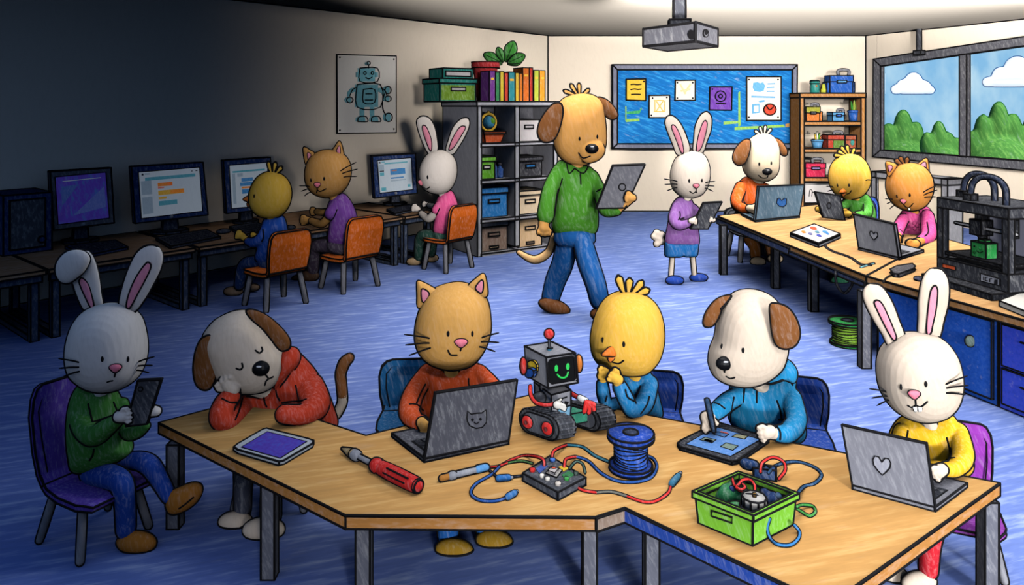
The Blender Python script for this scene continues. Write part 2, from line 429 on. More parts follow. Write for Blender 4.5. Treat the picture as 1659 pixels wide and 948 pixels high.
# window frame, mullion, glass
def bar_on(pl, quad, t0, t1): return pl.slab(quad, t0, t1)
GR = mat((92, 92, 100), .22, .12, .5)
fq = [[(1418, 96), (PXE, 39), (PXE, 55), (1430, 107)], [(1417, 254), (1430, 243), (PXE, 271), (PXE, 288)], [(1418, 96), (1430, 107), (1430, 243), (1417, 254)], [(PXE-8, 40), (PXE+8, 38), (PXE+8, 290), (PXE-8, 286)]]
wf = struct('window_1', [(bar_on(PR, q, -.03, .05), GR) for q in fq])
part('mullion', wf, [(bar_on(PR, [(1557, 88), (1569, 87), (1569, 255), (1557, 254)], -.04, .04), GR)])
gm = bpy.data.materials.new('glass'); gm.use_nodes = True; gb = gm.node_tree.nodes['Principled BSDF']
gb.inputs['Base Color'].default_value = (.9, .96, 1, 1); gb.inputs['Roughness'].default_value = .02; gb.inputs['Transmission Weight'].default_value = 1.0; gb.inputs['IOR'].default_value = 1.02
part('pane', wf, [(bar_on(PR, [(1428, 105), (1558, 87), (1558, 255), (1428, 245)], -.10, -.095), gm)], mode='')
part('pane', wf, [(bar_on(PR, [(1568, 86), (PXE-4, 50), (PXE-4, 275), (1568, 256)], -.10, -.095), gm)], mode='')
# ---------------------------------------------------------------- outside
GRN = mat((92, 158, 66), .3, .16, .25, tint=(140, 196, 90)); DG = flat((44, 122, 44), .9)
def lumps(name, label, bl, d, group):
    ps = []
    for x, y, rx, ry in bl:
        c = W(x, y, d); ps.append(ball(c, 1, rx*d/FOC, rx*d/FOC*.8, ry*d/FOC, 20, 14))
    lo = min(p[0][:, 2].min() for p in ps)
    g = fuse(ps, .05, 1); g[0][:, 2] = np.maximum(g[0][:, 2], -.1)
    o = part(name, None, [(g, GRN)], mode='c', ink=DG, w=2.2); tag(o, label, 'bush', group); return o
gb0 = 'green bushes beyond the window'
lumps('bush', 'round green bush beyond the window, farthest left in its left pane', [(1440, 222, 13, 22), (1463, 212, 14, 34), (1484, 222, 11, 25), (1463, 285, 48, 58)], 20, gb0)
lumps('bush', 'green bush with one tall middle lobe, right of centre in the left window pane', [(1521, 226, 11, 30), (1503, 236, 11, 22), (1537, 238, 10, 24), (1550, 242, 8, 20), (1524, 290, 42, 56)], 17.5, gb0)
lumps('bush', 'largest green bush, with three tall lobes, filling the right window pane', [(1577, 238, 12, 26), (1593, 222, 14, 37), (1618, 205, 15, 41), (1641, 220, 14, 37), (1657, 232, 11, 28), (1676, 222, 18, 42), (1615, 292, 60, 72), (1680, 290, 40, 70)], 15.0, gb0)
CLOUD = flat((250, 248, 244), .9, .75); CB = flat((96, 150, 205), .9)
def cloud(label, bl, d, base):
    ps = []
    for x, y, rx, ry in bl:
        c = W(x, y, d); ps.append(ball(c, 1, rx*d/FOC, rx*d/FOC*.7, ry*d/FOC, 20, 14))
    g = fuse(ps, .11, 1); zb = HC-(base-HY)*d/FOC; g[0][:, 2] = np.maximum(g[0][:, 2], zb)
    tag(part('cloud', None, [(g, CLOUD)], mode='c', ink=CB, w=2.4), label, 'cloud', 'white clouds in the sky')
cloud('small white cloud in the left window pane', [(1452, 145, 9, 8), (1464, 138, 11, 10), (1480, 132, 14, 15), (1496, 140, 12, 10), (1506, 146, 9, 7), (1480, 147, 30, 6)], 40, 152)
cloud('larger white cloud in the right window pane', [(1604, 133, 12, 9), (1622, 124, 14, 16), (1648, 112, 20, 21), (1680, 112, 26, 24), (1640, 134, 45, 8)], 42, 140)
# ---------------------------------------------------------------- pinboard on the back wall
def bp(px, py, off=0.0): return W(px, py, BY-off)
PB = Plane(bp(0, 0, .06), bp(100, 0, .06), bp(0, 100, .06))
b = thing('pinboard', 'large blue pinboard with a grey frame on the back wall', 'board')
BL = mat((18, 118, 200), .3, .2, .35, tint=(60, 165, 225), ang=1.2)
FR = mat((128, 130, 150), .15, .1, .4)
part('board_panel', b, [(PB.slab(rect(996, 109, 1287, 238), -.05, 0), BL)], mode='')
part('frame', b, [(PB.slab(q, -.05, .025), FR) for q in ([(992, 105), (1291, 105), (1283, 113), (1000, 113)], [(992, 241), (1000, 233), (1283, 233), (1290, 241)], [(992, 105), (1000, 113), (1000, 233), (992, 241)], [(1291, 105), (1290, 241), (1283, 233), (1283, 113)])])
YG = mat((150, 205, 90), .2, .1, .5); GG = mat((60, 175, 100), .2, .1, .5)
for q, m in (([(1013, 172), (1015, 172), (1015, 196), (1013, 196)], YG), ([(1015, 181), (1036, 179), (1039, 173), (1040, 176), (1036, 184), (1016, 185)], GG), ([(1014, 193), (1036, 192), (1036, 196), (1014, 198)], YG),
     ([(1196, 150), (1199, 148), (1200, 203), (1196, 206)], YG), ([(1172, 197), (1196, 196), (1196, 200), (1172, 202)], YG), ([(1190, 206), (1270, 202), (1272, 206), (1190, 211)], YG), ([(1272.5, 201), (1282, 199), (1282, 205), (1272.5, 206)], mat((232, 165, 90)))): part('chalk_mark', b, [(PB.slab(q, .0005, .006), m)], mode='', w=0)
PN = Plane(bp(0, 0, .068), bp(100, 0, .068), bp(0, 100, .068))
def sheet(name, quad, m, label, cat, marks=(), pins=(), pl=PN, grp=None, w=None):
    t = thing(name, label, cat, grp); s = []
    part('paper', t, [(pl.slab(quad, 0, .012), m)]+[(pl.slab(q, .0125, .015+.0018*i), mm, '') for i, (q, mm) in enumerate(marks) if mm is not None], lines=[(pl.line(q, 3, .018+.0015*len(marks)), .8) for q, mm in marks if mm is None], w=w)
    for x, y in pins:
        h, n = pl.hit(x, y); part('pin', t, [(ball(h+n*.016, .016*h[1]/13.0), INK)], mode='')
    return t
YE = mat((247, 200, 62), .1, .06, .6); PW = mat((246, 240, 226), .04, .03, .5); PUR = mat((118, 66, 178), .14, .08, .5)
g = 'papers pinned to the blue board'
sheet('note', [(1014.5, 128.5), (1046, 128), (1046, 163), (1014.5, 162)], YE, 'yellow note with three lines of writing on the blue board', 'note', [([(1022, 137), (1027, 136.5), (1032, 137.3), (1038.5, 136.5)], None), ([(1022, 145), (1028, 144.2), (1033, 145), (1038.5, 144.4)], None), ([(1023, 153), (1030, 152.7), (1037, 153)], None)], [(1043, 132)], grp=g)
ys = mat((242, 208, 96))
sheet('note', [(1051.6, 155), (1084.6, 154.5), (1085, 190.5), (1051.5, 190.5)], PW, 'white note with a crossed yellow square drawn on it', 'note', [([(1059, 162), (1076, 162), (1076, 163.5), (1059, 163.5)], ys), ([(1059, 180), (1076, 180), (1076, 181.5), (1059, 181.5)], ys), ([(1060, 163), (1061.5, 163), (1061.5, 181), (1060, 181)], ys), ([(1062, 164), (1064, 164), (1075, 180), (1073, 180)], ys), ([(1073, 164), (1075, 164), (1064, 180), (1062, 180)], ys), ([(1076, 163), (1077.5, 163), (1077.5, 181), (1076, 181)], ys)], [(1057, 159), (1080, 158), (1055, 187)], grp=g)
sheet('note', [(1094, 130.5), (1126, 130), (1126, 162.5), (1093.5, 162.5)], PW, 'white note with faint pale yellow scribbles and four pins', 'note', [([(1100, 136), (1103, 136), (1112, 152), (1109, 153)], mat((240, 226, 170))), ([(1117, 136), (1120, 137), (1110, 152), (1107, 151)], mat((240, 226, 170))), ([(1102, 146), (1118, 143), (1118, 146), (1103, 149)], mat((240, 226, 170)))], [(1097, 134), (1122, 134), (1097, 159), (1122, 159)], grp=g)
sheet('note', [(1150, 141), (1185.6, 141), (1185, 178.5), (1149, 178)], PUR, 'purple note with a round badge drawn on it', 'note', [(oval(1167, 156, 8.5, 8.5)+[(1175.5, 156)], None), (oval(1167, 156, 3, 3)+[(1170, 156)], None), ([(1160, 168), (1167, 167.5), (1175, 168.3)], None)], [(1154, 144.5)], grp=g)
lb = mat((110, 185, 232)); rd = mat((226, 70, 40))
sheet('paper_sheet', rect(1209.5, 124.5, 1265, 195), PW, 'tall white sheet with blue sketches and a red round fruit drawing', 'poster',
      [([(1220, 134), (1227, 133), (1231, 135), (1236, 133), (1239, 139), (1237, 147), (1231, 149), (1222, 148), (1219, 142)], lb), ([(1243, 135), (1255, 134.5), (1255, 136.5), (1243, 137)], lb), ([(1242, 141), (1254, 140.5), (1254, 142.5), (1242, 143)], lb), ([(1242, 147), (1254, 147), (1254, 149), (1242, 149)], lb),
       ([(1217, 155), (1255, 156.5), (1255, 159), (1217, 158)], lb), ([(1228, 163), (1238, 162), (1238, 165), (1230, 166)], lb), ([(1218, 169), (1230, 168), (1230, 183), (1218, 184)], lb), ([(1220.5, 171.5), (1228, 171), (1228, 181), (1220.5, 181)], PW), (oval(1246.5, 177.5, 10, 9), rd), (oval(1246.5, 177.5, 10, 9)+[(1256.5, 177.5)], None), ([(1241, 172), (1246, 178), (1252, 173)], None)], [(1213, 129), (1260, 129), (1213, 190), (1260, 190)], grp=g)
# ---------------------------------------------------------------- robot poster on the left wall
a = lw(545); c_ = lw(641); off = -v3(nl*.02)
PP = Plane(v3(a)+off, v3(c_)+off, v3(a, 2)+off)
tl = mat((120, 190, 205), .15, .08, .5); o0 = .016
pm = [(q, tl) for q in (rect(578.5, 110.5, 606.5, 132), rect(574, 137, 611.5, 173.5), rect(581.5, 173.5, 589, 189), rect(598, 173.5, 605, 189), [(575, 197), (575.5, 191), (580, 188.5), (587, 188.5), (590, 191), (590.5, 197)], [(597, 197), (597.5, 191), (601, 188.5), (608, 188.5), (611, 191), (611.5, 197)],
      [(567, 143), (572, 142), (574, 148), (566, 152), (565, 157), (561, 157), (562, 149)], [(612, 143), (617, 142), (622, 149), (623, 157), (619, 157), (617, 151), (611, 148)], rect(575.5, 117, 578.5, 125), rect(606.5, 117, 610, 125), oval(562, 162, 5, 4.5), oval(624, 160, 5, 4.5), oval(624, 146, 5, 6), oval(625, 190, 6, 7), oval(592.5, 103, 2.6, 2.6))]
pl_ = [(q, None) for q in ([(578.5, 110.5), (606.5, 110.5), (606.5, 132), (578.5, 132), (578.5, 110.5)], [(574, 137), (611.5, 137), (611.5, 173.5), (574, 173.5), (574, 137)], [(584, 145), (602, 145), (602, 166), (584, 166), (584, 145)], [(588, 152), (598, 152)], [(587, 162), (599, 162)], [(588, 125.5), (592.5, 128), (598, 125)], oval(586.5, 118.5, 2, 2.4)+[(588.5, 118.5)], oval(598.5, 118.5, 2, 2.4)+[(600.5, 118.5)],
      [(592.5, 110), (592.5, 105)], oval(592.5, 102.5, 2.6, 2.8)+[(595.1, 102.5)], [(575, 197), (575.5, 191), (580, 188.5), (587, 188.5), (590, 191), (590.5, 197), (575, 197)], [(597, 197), (597.5, 191), (601, 188.5), (608, 188.5), (611, 191), (611.5, 197), (597, 197)], [(572, 142), (566, 146), (562, 155)], [(613, 142), (619, 147), (622, 155)], oval(562, 162, 5, 4.5)+[(567, 162)], oval(624, 160, 5, 4.5)+[(629, 160)], [(618, 152), (615, 165), (616, 178), (620, 186)], oval(625, 190, 6, 7)+[(631, 190)], oval(624, 146, 5, 6)+[(629, 146)])]
sheet('poster', [(545, 88.5), (641, 91), (641, 215), (545.5, 216)], mat((246, 240, 232), .04, .03, .5), 'robot poster pinned to the left wall above the computers', 'poster', pm+pl_, [(549.5, 93), (637, 96), (549.5, 211), (637, 209)], pl=PP, w=2.2)
# ---------------------------------------------------------------- projector on its ceiling pole
pj = thing('projector', 'grey projector hanging from the ceiling on a pole', 'projector')
PG = mat((88, 88, 96), .16, .1, .6); PGd = mat((56, 58, 66), .15, .08, .6)
zb = HC+103*5/1200.; zt = HC+134*5/1200.; n0 = np.array([1.24, 5.0]); e1 = np.array([-.275, .44]); e2 = np.array([.27, .44])
part('housing', pj, [(prism([v3(n0, zb), v3(n0+e1, zb), v3(n0+e1+e2, zb), v3(n0+e2, zb)], (0, 0, zt-zb)), PG)], w=4.5)
cx_, cy_ = 1.225, 5.42
part('mount', pj, [(cbox((cx_, cy_), (1, -.15), .15, .14, .06, zt), PGd)], w=3.6)
part('pole', pj, [(cbox((cx_, cy_), (1, -.15), .085, .085, CH-zt-.06, zt+.06), PGd)], w=3.6)
pf = Plane(v3(n0), v3(n0+e1), v3(n0, 3)); pf2 = Plane(v3(n0), v3(n0+e2), v3(n0, 3))
part('lens', pj, [(pf.slab(oval(1121.5, 56.5, 5.2, 8), -.01, .01), INK)], mode='')
part('knob', pj, [(pf2.slab(oval(1142, 54, 4, 6), 0, .008), PG), (pf2.slab(oval(1142, 52.5, 2.2, 4), .008, .014), INK, '')], mode='s', w=2)
hk = thing('ceiling_pole', 'thin grey pole hanging from the ceiling above the window', 'pole')
pp = rw(1497)-nr*.12
part('pole', hk, [(tube([v3(pp, CH), v3(pp, 2.93)], .035, 12), PGd)], mode='c')
part('foot', hk, [(cbox(pp, (UR[0], UR[1]), .14, .10, .07, 2.86), PGd)])
# ---------------------------------------------------------------- grey cube shelf at the left
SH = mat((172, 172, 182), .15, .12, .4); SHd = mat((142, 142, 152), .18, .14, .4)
A0 = np.array([-.45, 9.72]); us = nrm([1.11, .70]); vs = np.array([-us[1], us[0]])
def scol(px): k = (px-CX)/FOC; return (k*A0[1]-A0[0])/(us[0]-k*us[1])
SW = scol(903); SD = 1.0; SHT = 2.045
def sb(s0, s1, q0, q1, z0, z1): return box(v3(A0+us*s0+vs*q0, z0), v3(us*(s1-s0)), v3(vs*(q1-q0)), (0, 0, z1-z0))
sh = thing('cube_shelf', 'tall grey cube shelf with two columns of four compartments', 'shelf')
part('side_panel', sh, [(sb(0, .06, 0, SD, 0, SHT-.05), SH)]); part('side_panel', sh, [(sb(SW-.06, SW, 0, SD, 0, SHT-.05), SH)])
cd = scol(838)
part('divider', sh, [(sb(cd-.035, cd+.035, 0, .53, .08, SHT-.05), SH)])
part('top_panel', sh, [(sb(-.02, SW+.02, -.02, SD, SHT-.06, SHT), SH)])
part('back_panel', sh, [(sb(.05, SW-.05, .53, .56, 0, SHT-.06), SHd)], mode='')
def zof(px, py, q=0.0):
    k = (px-CX)/FOC; a = A0+vs*q; s = (k*a[1]-a[0])/(us[0]-k*us[1]); y = (a+us*s)[1]; return HC-(py-HY)*y/FOC
SZ = [zof(805, y) for y in (409, 354, 291, 232)]
for z in SZ: part('shelf_board', sh, [(sb(.05, SW-.05, 0, .53, z-.045, z), SH)])
# things in the shelf: q = how far back the front face stands
def crate(name, label, cat, x0, x1, ztop_px, z0, m, q=.10, dep=.40, grp='boxes in the cube shelf', handle=True, lid=None, hm=None, lab=None, cols=scol, sbf=sb, zf=None):
    zf = zf or zof; s0, s1 = cols(x0), cols(x1); zt = zf((x0+x1)/2, ztop_px, q); t = thing(name, label, cat, grp)
    zl = zt-(zt-z0)*.2 if lid else zt
    part('body', t, [(sbf(s0, s1, q, q+dep, z0+.001, zl), m)])
    if lid: part('lid', t, [(sbf(s0-.015, s1+.015, q-.015, q+dep+.015, zl, zt), lid)])
    sc, wd = (s0+s1)/2, (s1-s0); zh = z0+(zl-z0)*.68
    if handle: part('handle', t, [(sbf(sc-wd*.2, sc+wd*.2, q-.012, q, zh-.022, zh+.022), hm or m)])
    if lab: part('label_plate', t, [(sbf(sc-wd*.16, sc+wd*.16, q-.012, q, z0+.04, z0+.07), lab)])
    return t
GRNB = mat((100, 172, 40), .2, .12, .5); BLB = mat((40, 130, 205), .2, .12, .5); DKB = mat((62, 62, 70), .2, .12, .5); TAN = mat((218, 182, 140), .15, .1, .5); WHB = mat((205, 198, 200), .1, .08, .5); BRB = mat((150, 125, 110), .2, .1, .5)
crate('storage_box', 'white storage box in the top right compartment of the cube shelf', 'box', 846, 880, 194, SZ[3], WHB)
crate('storage_box', 'bright green storage box in the second row of the cube shelf', 'box', 781, 808, 254, SZ[2], GRNB, hm=WHB, lid=GRNB)
crate('storage_box', 'dark grey storage box in the second row of the cube shelf', 'box', 847, 884, 254, SZ[2], DKB, hm=BLB, lid=DKB)
crate('storage_box', 'blue storage box in the third row of the cube shelf', 'box', 784, 828, 303, SZ[1], BLB, lid=BLB)
crate('storage_box', 'cream storage box in the third row of the cube shelf', 'box', 846, 884, 308, SZ[1], mat((228, 204, 172), .12, .1, .5), lid=mat((228, 204, 172), .12, .1, .5))
crate('storage_box', 'brown and grey storage box in the bottom left compartment of the cube shelf', 'box', 784, 828, 356, SZ[0], BRB, lid=mat((140, 140, 150), .15, .1, .5), lab=TAN)
crate('storage_box', 'tan storage box in the bottom right compartment of the cube shelf', 'box', 846, 884, 354, SZ[0], TAN, lab=BRB)
def scen(px, q): s = scol(px); return A0+us*s+vs*q
c = scen(804, .2); z = SZ[3]
t = thing('bowl', 'orange square bowl under the small globe in the cube shelf', 'bowl')
part('body', t, [(loft([[v3(c+us*a*w_+vs*b*w_, zz) for a, b in ((-1, -1), (1, -1), (1, 1), (-1, 1))] for w_, zz in ((.12, z+.002), (.155, z+.12), (.16, z+.125))]), mat((230, 100, 50), .15, .1, .5))])
part('rim', t, [(loft([[v3(c+us*a*w_+vs*b*w_, zz) for a, b in ((-1, -1), (1, -1), (1, 1), (-1, 1))] for w_, zz in ((.17, z+.125), (.17, z+.155))]), mat((230, 100, 50), .15, .1, .5))])
t = thing('globe', 'small blue globe in a yellow ring standing on the orange bowl', 'globe')
part('sphere', t, [(ball(v3(c, z+.275), .085), mat((60, 150, 190), .2, .1, .8)), (ball(v3(c+us*.02-vs*.05, z+.29), .045), GRNB, '')], mode='c', w=1.5)
rg = [v3(c, z+.275)+v3(us)*.115*math.cos(k*math.pi/12)+UP*.115*math.sin(k*math.pi/12) for k in range(24)]
part('ring', t, [(tube(rg, .018, 8, closed=True), mat((236, 190, 60)))], mode='c', w=1.6)
part('foot', t, [(lathe(v3(c, z+.155), [(.05, 0), (.05, .012), (.015, .02), (.015, .03)], 16), mat((236, 190, 60)))], mode='')
part('stud', t, [(lathe(v3(c, z+.39), [(.02, 0), (.02, .02), (.01, .035)], 12), mat((236, 190, 60)))], mode='c', w=1.5)
for px, hh, lab in ((812, .25, 'tall blue bottle beside the bright green box in the cube shelf'), (822, .2, 'short blue bottle beside a taller one in the cube shelf')):
    c = scen(px, .2); t = thing('bottle', lab, 'bottle'); bm = mat((46, 88, 160), .2, .1, .7)
    part('body', t, [(lathe(v3(c, SZ[2]+.001), [(.05, 0), (.052, .02), (.05, hh*.6), (.022, hh*.78), (.02, hh*.85)], 18), bm)], mode='c', w=1.6)
    part('cap', t, [(lathe(v3(c, SZ[2]+hh*.85), [(.026, 0), (.026, hh*.15)], 12), DKB)], mode='c', w=1.6)
# on top of the shelf
TEAL = mat((40, 140, 130), .2, .12, .5)
t = crate('storage_box', 'teal lidded box with a green front on top of the cube shelf', 'box', 731, 790, 128, SHT, TEAL, q=.32, dep=.48, grp='teal boxes on top of the shelf', hm=WHB, lid=TEAL)
s0, s1 = scol(731), scol(790); zt1 = zof(760, 128, .32)
part('front_label', t, [(sb(s0+.02, s1-.02, .315, .32, SHT+.02, SHT+(zt1-SHT)*.72), mat((125, 165, 50), .3, .1, .5))], mode='', label='yellow green painted front')
t = crate('storage_box', 'flat teal box with white label stacked on the larger teal box', 'box', 738, 788, 111.5, zt1, TEAL, q=.36, dep=.4, grp='teal boxes on top of the shelf', handle=False)
part('label_plate', t, [(sb(scol(738)+.04, scol(788)-.04, .35, .36, zt1+.035, zt1+.10), WHB)])
bk = [(797, 806, 115, (122, 62, 150), 'purple book, leftmost in the row on the cube shelf'), (807, 813, 117, (60, 140, 90), 'thin green book right of the purple book on the cube shelf'), (814, 820, 116, (226, 200, 60), 'yellow book between the thin green and the red book'), (821, 827, 118, (222, 72, 52), 'red book in the row on the cube shelf'), (828, 838, 117, (50, 150, 160), 'teal book in the row on the cube shelf'),
      (839, 844.5, 118, (240, 195, 60), 'thin yellow book right of the teal book'), (845, 850.5, 119, (232, 130, 40), 'thin orange book left of the tall orange book'), (851, 861, 110, (226, 116, 36), 'tallest orange book in the row on the cube shelf'), (861.5, 867, 110, (200, 60, 45), 'narrow tall red book right of the tallest orange book'), (869, 877, 114, (196, 206, 70), 'lime book second from the right end of the row'), (878, 887, 114.5, (236, 160, 40), 'amber book at the right end of the row on the shelf')]
for x0, x1, yt, c3, lab in bk:
    zt_ = zof((x0+x1)/2, yt, .06); t = thing('book', lab, 'book', 'books on top of the cube shelf'); s0, s1 = scol(x0), scol(x1); m = mat(c3, .18, .1, .5)
    part('cover', t, [(join(sb(s0, s1, .06, .07, SHT+.001, zt_), sb(s0, s0+.006, .07, .30, SHT+.001, zt_), sb(s1-.006, s1, .07, .30, SHT+.001, zt_)), m)], w=1.7)
    part('pages', t, [(sb(s0+.007, s1-.007, .071, .29, SHT+.008, zt_-.012), PW)], mode='')
    if x1-x0 > 7: part('spine_mark', t, [(sb(s0+.02, s1-.02, .055, .06, zt_-.12, zt_-.09), YE)], mode='')
# potted plant behind the books
pc = A0+us*scol(820)+vs*.55; zp = SHT
t = thing('potted_plant', 'broad-leaved green plant in a red pot on top of the cube shelf', 'plant')
RP = mat((190, 45, 50), .18, .1, .6)
dpp = pc[1]
ztp = HC-(101-HY)*dpp/FOC
part('pot', t, [(lathe(v3(pc, zp+.001), [(.12, 0), (.17, ztp-zp-.08)], 24), RP)], mode='cs', w=1.8)
part('pot_rim', t, [(lathe(v3(pc, ztp-.08), [(.2, 0), (.2, .08), (.17, .08)], 24), RP)], mode='cs', w=1.8)
LF = mat((58, 138, 50), .25, .1, .5)
for b0, tip, wd in (((815, 102), (783, 87), 8), ((816, 101), (806, 76), 6), ((819, 101), (833, 66), 10), ((822, 102), (851, 89), 8), ((822, 104), (846, 98), 6), ((814, 104), (790, 96), 6)):
    b0, tip = np.array(b0, float), np.array(tip, float); dd = tip-b0; nn = np.array([-dd[1], dd[0]])/np.linalg.norm(dd)*wd
    ol = [b0, b0+dd*.35+nn*.8, b0+dd*.7+nn, tip, b0+dd*.7-nn, b0+dd*.35-nn*.8]
    g_ = inflate([tuple(o) for o in ol], dpp+random.uniform(-.08, .08), 3, 3, 3)
    part('leaf', t, [(g_, LF)], lines=[(Surf(g_, .003).line([tuple(b0+dd*.1), tuple(b0+dd*.85)], 5), .6)], mode='c', w=1.8)
# ---------------------------------------------------------------- wooden shelf in the right corner
WD = mat((190, 132, 72), .2, .1, .5)
wy = 13.3
def wb(x0, x1, y0, y1, q0, q1, d=wy):
    a, b_ = W(x0, y1, d), W(x1, y0, d); return box((a[0], d+q0, a[2]), (b_[0]-a[0], 0, 0), (0, q1-q0, 0), (0, 0, b_[2]-a[2]))
ws = thing('wooden_shelf', 'open wooden shelf unit in the right corner of the back wall', 'shelf')
WH = HC-(151-HY)*wy/FOC
for x0, x1 in ((1296, 1303), (1395, 1402)):
    a, b_ = W(x0, 200, wy), W(x1, 200, wy)
    part('side_panel', ws, [(box((a[0], wy, 0), (b_[0]-a[0], 0, 0), (0, .46, 0), (0, 0, WH-.08)), WD)])
part('top_panel', ws, [(wb(1295.5, 1402.5, 151, 158, -.01, .46), WD)])
for y in (197, 241, 288, 332): part('shelf_board', ws, [(wb(1303, 1395, y, y+6.5, 0, .46), WD)])
def wz(y): return HC-(y-HY)*wy/FOC
gb_ = 'cases and pots on the wooden shelf'
def case(name, label, cat, x0, x1, y0, y1, m, hd=None, clasp=None, q=.08, dep=.22, lid=None, split=.35):
    t = thing(name, label, cat, gb_)
    ys = y0+(y1-y0)*split
    part('body', t, [(wb(x0, x1, ys, y1, q, q+dep), m)], w=1.7)
    part('lid', t, [(wb(x0-.5, x1+.5, y0, ys, q-.01, q+dep), lid or m)], w=1.7)
    xc = (x0+x1)/2; d = wy+q+dep/2
    if hd:
        wdt = (x1-x0)*.22; P = catmull([W(xc-wdt, y0, d), W(xc-wdt, y0-hd, d), W(xc+wdt, y0-hd, d), W(xc+wdt, y0, d)], 5)
        part('handle', t, [(tube(P, .022, 8), GREYF)], mode='c', w=1.5)
    if clasp: part('clasp', t, [(wb(xc-(x1-x0)*.2, xc+(x1-x0)*.2, ys-2, ys+2, q-.03, q-.01), clasp)], w=1.6)
    return t
BB = mat((34, 92, 180), .2, .12, .5); LBL = mat((84, 150, 200), .2, .12, .5); ORG = mat((214, 120, 50), .2, .12, .5); REDC = mat((182, 62, 40), .2, .12, .5); PNK = mat((215, 40, 84), .2, .12, .5)
t = case('toolbox', 'large blue toolbox with a grey handle on top of the wooden shelf', 'toolbox', 1348, 1385, 122, 151, BB, 8, LBL)
part('side_pocket', t, [(wb(1343.5, 1347.5, 133, 151, .1, .28), BB)], w=1.6); part('side_pocket', t, [(wb(1385.5, 1389, 133, 151, .1, .28), BB)], w=1.6)
c = W(1320, 151, wy+.18); t = thing('jar', 'teal jar with a rounded lid on top of the wooden shelf', 'jar', gb_)
part('body', t, [(lathe(c, [(.075, .001), (.08, .02), (.08, .15), (.07, .17)], 20), TEAL)], mode='cs', w=1.6)
part('lid', t, [(lathe(c, [(.084, .17), (.084, .22), (.06, .235)], 20), TEAL)], mode='cs', w=1.6)
part('emblem', t, [(ball(c+[0, -.075, .13], .02), ORG)], mode='')
c = W(1334.5, 151, wy+.18); t = thing('figurine', 'tiny yellow green figurine beside the teal jar', 'figurine', gb_)
part('body', t, [(lathe(c, [(.05, .001), (.055, .05), (.03, .11), (.034, .13), (.02, .17)], 16), mat((200, 205, 60)))], mode='c', w=1.5)
part('arm', t, [(tube([c+[.03, 0, .1], c+[.07, -.01, .07], c+[.05, -.01, .04]], .01, 6), mat((200, 205, 60)))], mode='c', w=1)
t = case('toolbox', 'orange case with an olive green lid on the upper wooden shelf', 'toolbox', 1309, 1331, 173, 197, ORG, 4, DKB, lid=mat((160, 160, 50), .2, .1, .5), split=.42)
case('toolbox', 'small light blue toolbox on the upper wooden shelf', 'toolbox', 1352, 1371, 182, 197, LBL, 4, BB)
part('side_cup', t, [(wb(1331.8, 1336, 181, 197, .1, .25), ORG)], w=1.6)
def pot(label, x, ybase, w0, w1, y0, m, items, cat='pot', name='pot'):
    c = W(x, ybase, wy+.2); h = c[2]; zt = wz(y0); t = thing(name, label, cat, gb_)
    k = wy/FOC
    part('body', t, [(lathe((c[0], c[1], wz(ybase)+.001), [(w0*k, 0), (w1*k, zt-wz(ybase)-.03)], 20), m)], mode='cs', w=1.7)
    part('rim', t, [(lathe((c[0], c[1], zt-.03), [(w1*k*1.1, 0), (w1*k*1.1, .03), (w1*k*.9, .03), (w1*k*.9, .0)], 20), m)], mode='c', w=1.7)
    for nm, dx, top, r, mm in items:
        part(nm, t, [(tube([W(x+dx*.4, y0+3, wy+.2), W(x+dx*.7, (y0+top)/2, wy+.2), W(x+dx, top, wy+.2)], [r*k, r*k, r*k*.5], 8), mm)], mode='c', w=1.3)
pot('deep blue pot of pointed green leaves on the upper wooden shelf', 1383, 197, 6.5, 8, 179, BB, [('leaf', -4, 165, 2, LF), ('leaf', 1, 163, 2.5, mat((150, 170, 60))), ('leaf', 5, 167, 2, LF), ('stalk', 9, 159, .8, DKB)], 'plant', 'potted_plant')
pot('light blue cup of pencils on the middle wooden shelf', 1324, 241, 6.5, 8.5, 227, LBL, [('pencil', -4, 217, 1.3, YE), ('pencil', 0, 214, 1.5, PW), ('pencil', 4, 216, 1.3, GRNB), ('pencil', 7, 220, 1.2, ORG)], 'pencil cup', 'pencil_cup')
t = case('toolbox', 'rust red case with a green patch on the middle wooden shelf', 'toolbox', 1344, 1371, 219, 241, REDC, 5, None)
part('patch', t, [(wb(1353, 1370, 228, 240, .06, .08), mat((96, 130, 50), .2, .1, .6))], mode='', label='green painted patch')
t = case('toolbox', 'small brown red case right of the larger rust red case', 'toolbox', 1373, 1390, 219.5, 241, mat((170, 84, 52), .2, .1, .5), None, None)
part('emblem', t, [(ball(W(1381, 231, wy+.07), .035, 1, .3, 1.5), TEAL)], mode='')
case('toolbox', 'crimson toolbox with a grey handle on the third wooden shelf', 'toolbox', 1308, 1340, 265, 288, PNK, 7, mat((150, 130, 190)))
t = thing('sketch_panel', 'pale panel with a faint figure sketch below the wooden shelf boards', 'panel')
part('sheet', t, [(wb(1304, 1394, 297, 330, .1, .13), mat((226, 220, 218), .08, .08, .4))], lines=[(np.array(catmull([W(x, y, wy+.09) for x, y in q], 3)), .6) for q in ([(1311, 318), (1312, 308), (1316, 309), (1315, 318)], [(1316, 312), (1321, 311)])], w=1.6)
